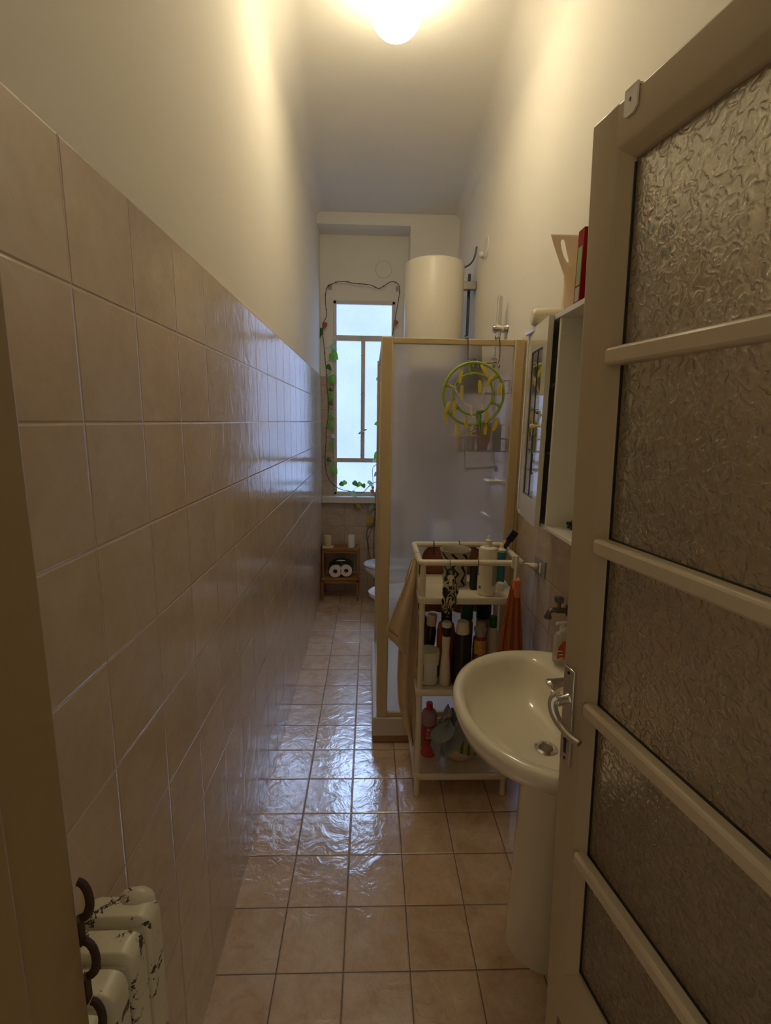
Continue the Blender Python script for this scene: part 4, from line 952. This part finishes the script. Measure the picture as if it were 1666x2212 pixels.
bm = BM(); lathe(bm, [(.026, 0), (.028, .004), (.028, .055)], n=24); gj = thing('olive_jar', 'olive brown jar behind the dispenser bottle on the trolley top', 'jar', (.552, 2.10, TS-.004)); obj('body', bm, M['olive'], gj)
bm = BM(); lathe(bm, [(.029, .055), (.029, .10), (.026, .104)], n=24); obj('lid', bm, M['clear'], gj)
bm = BM(); lathe(bm, [(.016, 0), (.017, .004), (.017, .03), (.015, .034), (.015, .03)], n=20); tag(obj('small_jar', bm, M['white'], loc=(.562, 1.995, TS-.004)), 'small white jar on the trolley top behind the orange towel clip', 'jar')
ca2 = thing('brush_case', 'black slanting brush case with a gold edge leaning on the trolley rail', 'case', (.505, 2.075, TS+.03), (0, radians(32), 0))
bm = BM(); box(bm, -.012, .012, -.010, .010, 0, .215); obj('case_body', bm, M['black'], ca2, bevel=.003)
bm = BM(); box(bm, -.0135, -.009, -.0115, .008, .03, .19); obj('case_edge', bm, M['beige_print'], ca2)
bm = BM(); box(bm, -.016, .016, -.013, .013, .198, .245); obj('case_cap', bm, M['black'], ca2, bevel=.003)
# small wire hooks on the front and back rails
for x, y, lab in ((.323, TY0, 'wire hook carrying the swirl-patterned case on the front rail of the trolley'), (.437, TY0, 'empty wire hook on the front rail of the trolley'), (.297, TY1, 'dark hook on the back rail of the trolley, left one'), (.415, TY1, 'dark hook on the back rail of the trolley, right one')):
    bm = BM(); tube(bm, smoothpath([(x, y+.014, 1.062), (x, y+.012, 1.078), (x, y, 1.083), (x, y-.013, 1.078), (x, y-.0155, 1.06), (x, y-.016, 1.035), (x, y-.02, 1.022), (x, y-.028, 1.028)], 3), .0018, 6)
    tag(obj('wire_hook', bm, M['wire'] if y < 2 else M['black']), lab, 'hook', None)
# patterned sleep mask
mk = thing('soft_case', 'black and cream swirl-patterned soft case hanging from the trolley front rail', 'soft case', (.322, TY0-.026, 1.035))
bm = BM(); rings = []
for i in range(19):
    t = i/18; z = -.015-.172*t; wd = .034*(sin(pi*min(1, t*1.02+.04))**.45) if t < .98 else .006; wd *= (1-.18*math.exp(-((t-.5)/.07)**2)); dpt = .013*sin(pi*min(.99, t+.02))**.6+.001
    rings.append([Vector((wd*cos(a)+.004*sin(t*5), dpt*sin(a)-.004, z)) for a in [2*pi*k/20 for k in range(20)]])
loft(bm, rings); obj('case_body', bm, M['zebra'], mk)
bm = BM(); tube(bm, smoothpath([(-.010, -.004, -.014), (-.012, -.004, .006), (0, -.004, .014), (.014, -.004, .006), (.012, -.004, -.014)], 4), .0045, 8); obj('strap_loop', bm, M['black'], mk)
bm = BM(); box(bm, -.012, .012, -.019, -.016, -.022, -.008); box(bm, -.005, .006, -.0225, -.019, -.05, -.022); obj('tag', bm, M['bowl'], mk)
# orange towel on a clip
ot = thing('orange_hand_towel', 'orange hand towel bunched from a clip on the front rail of the trolley', 'towel', (.583, TY0-.03, 1.002))
def tow(wt, ht, folds, ph, dep, lean=0):
    def f(s_, t):
        w = lerp_tab(wt, t); x = (s_-.5)*w+lean*t; a = t**.5
        return (x, -dep*a*(sin(s_*folds*pi+ph)+.5*sin(s_*folds*2.3*pi+1+t*2))+0.004*mnoise.noise(Vector((s_*4, t*6, ph))), -ht*t)
    return f
bm = BM(); sheet(bm, tow([(0, .026), (.1, .040), (.3, .062), (.6, .088), (1, .118)], .385, 6, .4, .011, -.004), 36, 40, .005); obj('towel_cloth', bm, M['orange_towel'], ot)
bm = BM(); box(bm, -.012, .016, -.030, -.004, -.030, .012); box(bm, -.006, .014, -.034, -.010, -.062, -.022); lp_ = obj('towel_loop', bm, simple('pink_orange_loop', (.72, .24, .12), .8), ot, bevel=.004)
bm = BM(); tube(bm, smoothpath([(.0, .012, .078), (.0, -.004, .100), (-.002, -.006, .05), (-.002, -.012, .012), (.004, -.020, .004), (.010, -.014, .018)], 4), .004, 8); box(bm, -.016, .012, -.002, .006, .052, .102); obj('clip', bm, M['white'], ot, bevel=.002)
# beige towel on the left side
bg = thing('beige_towel', 'beige towel hanging down the left side of the trolley', 'towel', (.188, 2.00, 1.05))
lT = [(0, .004), (.08, -.018), (.2, -.055), (.32, -.094), (.36, -.092), (.42, -.080)]
def long_(s_, t):
    l = lerp_tab([(0, -.006), (.1, -.030), (.30, -.050), (.45, -.052), (.62, -.056), (.78, -.048), (.90, -.022), (1, .012)], t)
    r = lerp_tab([(0, .014), (.1, .016), (.3, .024), (.6, .022), (.9, .024), (1, .026)], t)
    x = l+(r-l)*s_; return (x, .020*sin(s_*9+t*1.5)*min(1, t*5)+.012*sin(s_*4), -.87*t)
def short_(s_, t):
    l = lerp_tab([(0, -.004), (.22, -.030), (.55, -.076), (.80, -.112), (.86, -.110), (.93, -.092), (1, -.058)], t)
    r = lerp_tab([(0, .012), (.3, .0), (1, -.020)], t)
    x = l+(r-l)*s_; return (x, -.038+.012*sin(s_*7+t)*min(1, t*5)+.03*(1-t)**6, -.375*(t+.0*s_)-(.05*(s_)*t))
bm = BM(); sheet(bm, long_, 30, 60, .006); sheet(bm, short_, 24, 40, .006); obj('towel_cloth', bm, M['beige_towel'], bg)
bm = BM(); tube(bm, [Vector(short_(.10+.05*i, .80+.012*(i % 2)))+Vector((0, -.005, 0)) for i in range(9)], .0016, 5); tube(bm, [Vector(short_(.08+.05*i, .775+.004*i))+Vector((0, -.005, 0)) for i in range(10)], .0011, 5); obj('woven_band', bm, simple('brown_thread', (.25, .17, .08), .9), bg)
bm = BM(); tube(bm, smoothpath([(.010, -.005, -.01), (.006, -.005, .02), (.012, 0, .034), (.020, .004, .030)], 4), .002, 6); obj('hanging_loop', bm, M['white'], bg)
# rust towel behind, hung from the back rail
rt_ = thing('rust_towel', 'rust brown towel hanging behind the trolley from its back rail', 'towel', (.372, TY1+.026, 1.068))
def rf(s_, t):
    l = lerp_tab([(0, -.075), (.12, -.115), (.4, -.145), (1, -.150)], t); r = lerp_tab([(0, .09), (.1, .15), (.5, .165), (1, .150)], t)
    return (l+(r-l)*s_, .008*sin(s_*15)*min(1, t*4+.2), -.33*t-.012*abs(sin(s_*11))*t)
bm = BM(); sheet(bm, rf, 30, 24, .005); obj('towel_cloth', bm, M['rust_towel'], rt_)

# middle shelf
MS = .509
jr = thing('vitamin_jar', 'round white jar with a lid, front left on the middle trolley shelf', 'jar', (.262, 1.975, MS))
bm = BM(); lathe(bm, [(.043, 0), (.046, .005), (.046, .105), (.043, .110)], n=32); obj('body', bm, M['white'], jr)
bm = BM(); lathe(bm, [(.0485, .108), (.0485, .140), (.045, .146)], n=32); obj('lid', bm, M['cart'], jr)
bm = BM(); arcpatch(bm, (0, 0), .046, -175, -120, .02, .095); lb1 = obj('side_label', bm, simple('pink_label', (.50, .34, .36), .5), jr)
bm = BM()
for k in range(3): arcpatch(bm, (0, 0), .0466, -160, -128, .028+.022*k, .038+.022*k, 5)
obj('label_text', bm, M['red'], lb1)
bm = BM(); arcpatch(bm, (0, 0), .046, -42, -5, .03, .085); obj('green_label', bm, M['green_cap'], jr)
wb = thing('spray_bottle', 'slim beige bottle with a black collar and white top, middle trolley shelf', 'bottle', (.330, 1.945, MS))
bm = BM(); lathe(bm, [(.021, 0), (.0235, .004), (.0225, .06), (.016, .15), (.0185, .225)], n=24); obj('body', bm, M['cart'], wb)
bm = BM(); lathe(bm, [(.0185, .225), (.0195, .228), (.0205, .262), (.020, .264)], n=24); obj('collar', bm, M['black'], wb)
bm = BM(); lathe(bm, [(.020, .264), (.0215, .270), (.0215, .280), (.016, .287)], n=24); obj('top', bm, M['white'], wb)
bb = bottle('deodorant_bottle', 'big black bottle with a beige cap in front on the middle trolley shelf', (.401, 1.955, MS), [(.036, 0), (.040, .006), (.041, .10), (.038, .18), (.034, .225), (.026, .235)], M['black'], [(.028, .230), (.0285, .238), (.024, .282), (.020, .286)], M['cart'])
ob = thing('shower_gel_bottle', 'orange brown bottle with a clear grey cap on the middle trolley shelf', 'bottle', (.480, 1.965, MS))
bm = BM(); lathe(bm, [(.030, 0), (.032, .006), (.032, .17), (.029, .205), (.022, .215)], n=30); obj('body', bm, simple('brown_orange_bottle', (.22, .07, .025), .3), ob)
bm = BM(); lathe(bm, [(.022, .213), (.023, .235), (.028, .238), (.028, .250), (.020, .254), (.020, .272), (.017, .276)], n=28); obj('cap', bm, simple('grey_lilac_cap', (.42, .36, .33), .35), ob)
bm = BM(); arcpatch(bm, (0, 0), .0322, -150, -50, .142, .203); lb2 = obj('fruit_label', bm, M['beige_print'], ob)
for q, z in (('C', .160), ('C', .138)):
    bm = wrap_text(q, .022, (0, 0), .0328, -98, z, -pi/2); obj('lettering', bm, M['pale_print'], lb2, smooth=False)
bottle('red_bottle', 'orange red bottle with a black cap behind the slim beige bottle', (.345, 2.045, MS), [(.038, 0), (.040, .006), (.040, .20), (.034, .235), (.022, .245)], M['orange_red'], [(.024, .243), (.024, .285), (.021, .288)], M['black'])
bottle('green_capped_bottle', 'yellowish bottle with a dark green cap at the back of the middle trolley shelf', (.447, 2.105, MS), [(.028, 0), (.030, .006), (.030, .21), (.024, .235)], M['olive'], [(.028, .235), (.028, .32), (.025, .324)], M['green_cap'])
bottle('dark_jar', 'black lidded container at the right back of the middle trolley shelf', (.525, 2.11, MS), [(.030, 0), (.032, .006), (.032, .24)], M['olive'], [(.034, .24), (.034, .315), (.030, .32)], M['black'])
bottle('pale_bottle', 'pale bottle with a green cap half hidden by the orange towel', (.545, 2.01, MS), [(.022, 0), (.024, .006), (.024, .20), (.018, .235)], M['cart'], [(.016, .235), (.017, .28), (.014, .284)], M['green_cap'])
lt_ = bottle('leaning_bottle', 'black bottle with a beige cap leaning behind the white jar', (.262, 2.065, MS+.005), [(.024, 0), (.026, .006), (.026, .19), (.020, .215)], M['black'], [(.020, .215), (.022, .218), (.022, .262), (.019, .266)], M['bowl'], tilt=(0, radians(5), 0))
bottle('dark_tube', 'dark green tube at the left back of the middle trolley shelf', (.245, 2.10, MS), [(.022, 0), (.024, .006), (.020, .24), (.004, .26)], simple('dark_green_tube', (.02, .03, .018), .3), ry=.8)
# bottom shelf
BS = .110
al = thing('alcohol_bottle', 'bottle of pink liquid with a red cap and red label, bottom trolley shelf', 'bottle', (.282, 2.035, BS), (0, 0, radians(0)))
bm = BM(); lathe(bm, [(.033, 0), (.036, .005), (.036, .06)], n=28); lathe(bm, [(.036, .06), (.036, .195), (.030, .215), (.014, .225)], n=28, mi=1); obj('body', bm, [simple('pink_red_liquid', (.60, .07, .06), .15), M['pink_clear']], al)
bm = BM(); lathe(bm, [(.015, .222), (.015, .255), (.012, .258)], n=20); obj('cap', bm, M['red'], al)
bm = BM(); arcpatch(bm, (0, 0), .0362, -170, -10, .052, .158, 14); lb3 = obj('red_label', bm, simple('red_label_print', (.40, .05, .035), .5), al)
for s_, z in (('RO', .141), ('CO', .122), ('OO', .103)):
    bm = wrap_text(s_, .021, (0, 0), .0370, -88, z); obj('lettering', bm, M['pale_print'], lb3, smooth=False)
bm = BM(); arcpatch(bm, (0, 0), .0372, -130, -40, .088, .093, 10); obj('dark_line', bm, M['ink'], lb3)
bm = wrap_text('f e', .014, (0, 0), .0370, -84, .078); obj('lettering', bm, M['ink'], lb3, smooth=False)
bw = thing('bowl', 'cream bowl holding cloths on the bottom trolley shelf', 'bowl', (.425, 2.035, BS))
bm = BM(); lathe(bm, [(.045, 0), (.062, .004), (.085, .045), (.098, .095), (.106, .135), (.104, .137), (.095, .095), (.080, .045), (.05, .01)], n=40); obj('bowl_shell', bm, M['bowl'], bw)
bm = BM()
def mel(s_, t):
    a = radians(-150+135*s_); r = lerp_tab([(0, .02), (.3, .085), (.5, .115), (.75, .110), (1, .103)], t); z = lerp_tab([(0, .225), (.3, .205), (.5, .150), (.75, .105), (1, .070+.014*sin(s_*9))], t)
    return (r*cos(a)+.004*sin(t*9), r*sin(a)+.005*sin(s_*14), z+.006*sin(s_*10+t*4))
sheet(bm, mel, 34, 26, .004); tag(obj('striped_cloth', bm, M['melon'], loc=(.435, 2.035, BS)), 'green striped cloth draped over the cream bowl on the bottom trolley shelf', 'cloth')
bm = BM()
def gc(s_, t):
    # crumpled grey rag over the bowl's left rim
    l = lerp_tab([(0, -.075), (.25, -.125), (.45, -.135), (.8, -.140), (1, -.105)], t); r = lerp_tab([(0, .005), (.3, .030), (.6, -.005), (1, -.065)], t)
    z = .225-.135*t+.035*s_*(1-t)+.012*sin(s_*11+t*4)
    return (l+(r-l)*s_+.006*sin(t*11), -.128+.020*sin(s_*11+t*3)+.014*sin(t*10+s_*5)-.008*sin(s_*21)*(1-t), z)
sheet(bm, gc, 36, 30, .005)
def gc2(s_, t):
    l = lerp_tab([(0, -.062), (.5, -.085), (1, -.095)], t); r = lerp_tab([(0, -.050), (.5, -.02), (1, .015)], t)
    return (l+(r-l)*s_, -.085+.02*sin(t*7+s_*6), .285-.075*t-.02*s_*t+.006*sin(s_*9))
sheet(bm, gc2, 16, 16, .005)
def gc3(s_, t):
    a = 2.6*s_; r = .030+.004*sin(t*6)
    return (-.012+r*cos(a+.2)*1.0-.02*t, -.105-.012*t, .205+r*sin(a+.2)-.03*t)
sheet(bm, gc3, 16, 8, .006)
tag(obj('grey_rag', bm, M['grey_cloth'], loc=(.415, 2.035, BS)), 'crumpled grey rag lying over the bowl on the bottom trolley shelf', 'cloth')

# ================================================================== RADIATOR at the lower left
ra = thing('radiator', 'old cream column radiator with chipped paint on the left wall', 'radiator', (-.385, .61, 0))
PX1, PZ = -.330, .870
for k in range(5):
    yc = .655-.053*k+.0
    if yc < .435: break
    bm = BM(); x0, x1 = -.440, PX1; w = .020
    def sec(y, d, x0=x0, x1=x1): 
        r = .022
        pts = [(x0+d, .10+d)] + [(x1-d, .10+d)] + [(x1-r+(r-d)*sin(a), PZ-r+(r-d)*cos(a)) for a in [pi/2*(1-i/6) for i in range(7)]] + [(x0+r-(r-d)*sin(a), PZ-r+(r-d)*cos(a)) for a in [pi/2*i/6 for i in range(7)]]
        return [Vector((a, y, b)) for a, b in pts]
    loft(bm, [sec(yc-w, .006), sec(yc-w+.004, .0), sec(yc+w-.004, .0), sec(yc+w, .006)])
    # ridge across the top of the face and the hub
    tube(bm, [(x0+.008, yc-w-.001, PZ-.022), (x1-.010, yc-w-.001, PZ-.020)], .0035, 8)
    o = obj('section', bm, M['radiator'], ra, bevel=.002); o.matrix_parent_inverse = Matrix.Translation((.385, -.61, 0))
bm = BM(); tube(bm, [(-.388, .45, PZ-.065), (-.388, .69, PZ-.065)], .024, 18); tube(bm, [(-.388, .45, .17), (-.388, .69, .17)], .024, 18)
o = obj('header_tube', bm, M['radiator'], ra); o.matrix_parent_inverse = Matrix.Translation((.385, -.61, 0))
bm = BM(); ball(bm, (-.366, .672, PZ-.010), .030, 16, 1.0, .6, .75); o = obj('end_boss', bm, M['radiator'], ra); o.matrix_parent_inverse = Matrix.Translation((.385, -.61, 0))
bm = BM(); tube(bm, [(-.335, .56, 0), (-.335, .56, .10)], .012, 10); tube(bm, [(-.42, .66, 0), (-.42, .66, .11)], .012, 10); o = obj('foot', bm, M['radiator'], ra); o.matrix_parent_inverse = Matrix.Translation((.385, -.61, 0))
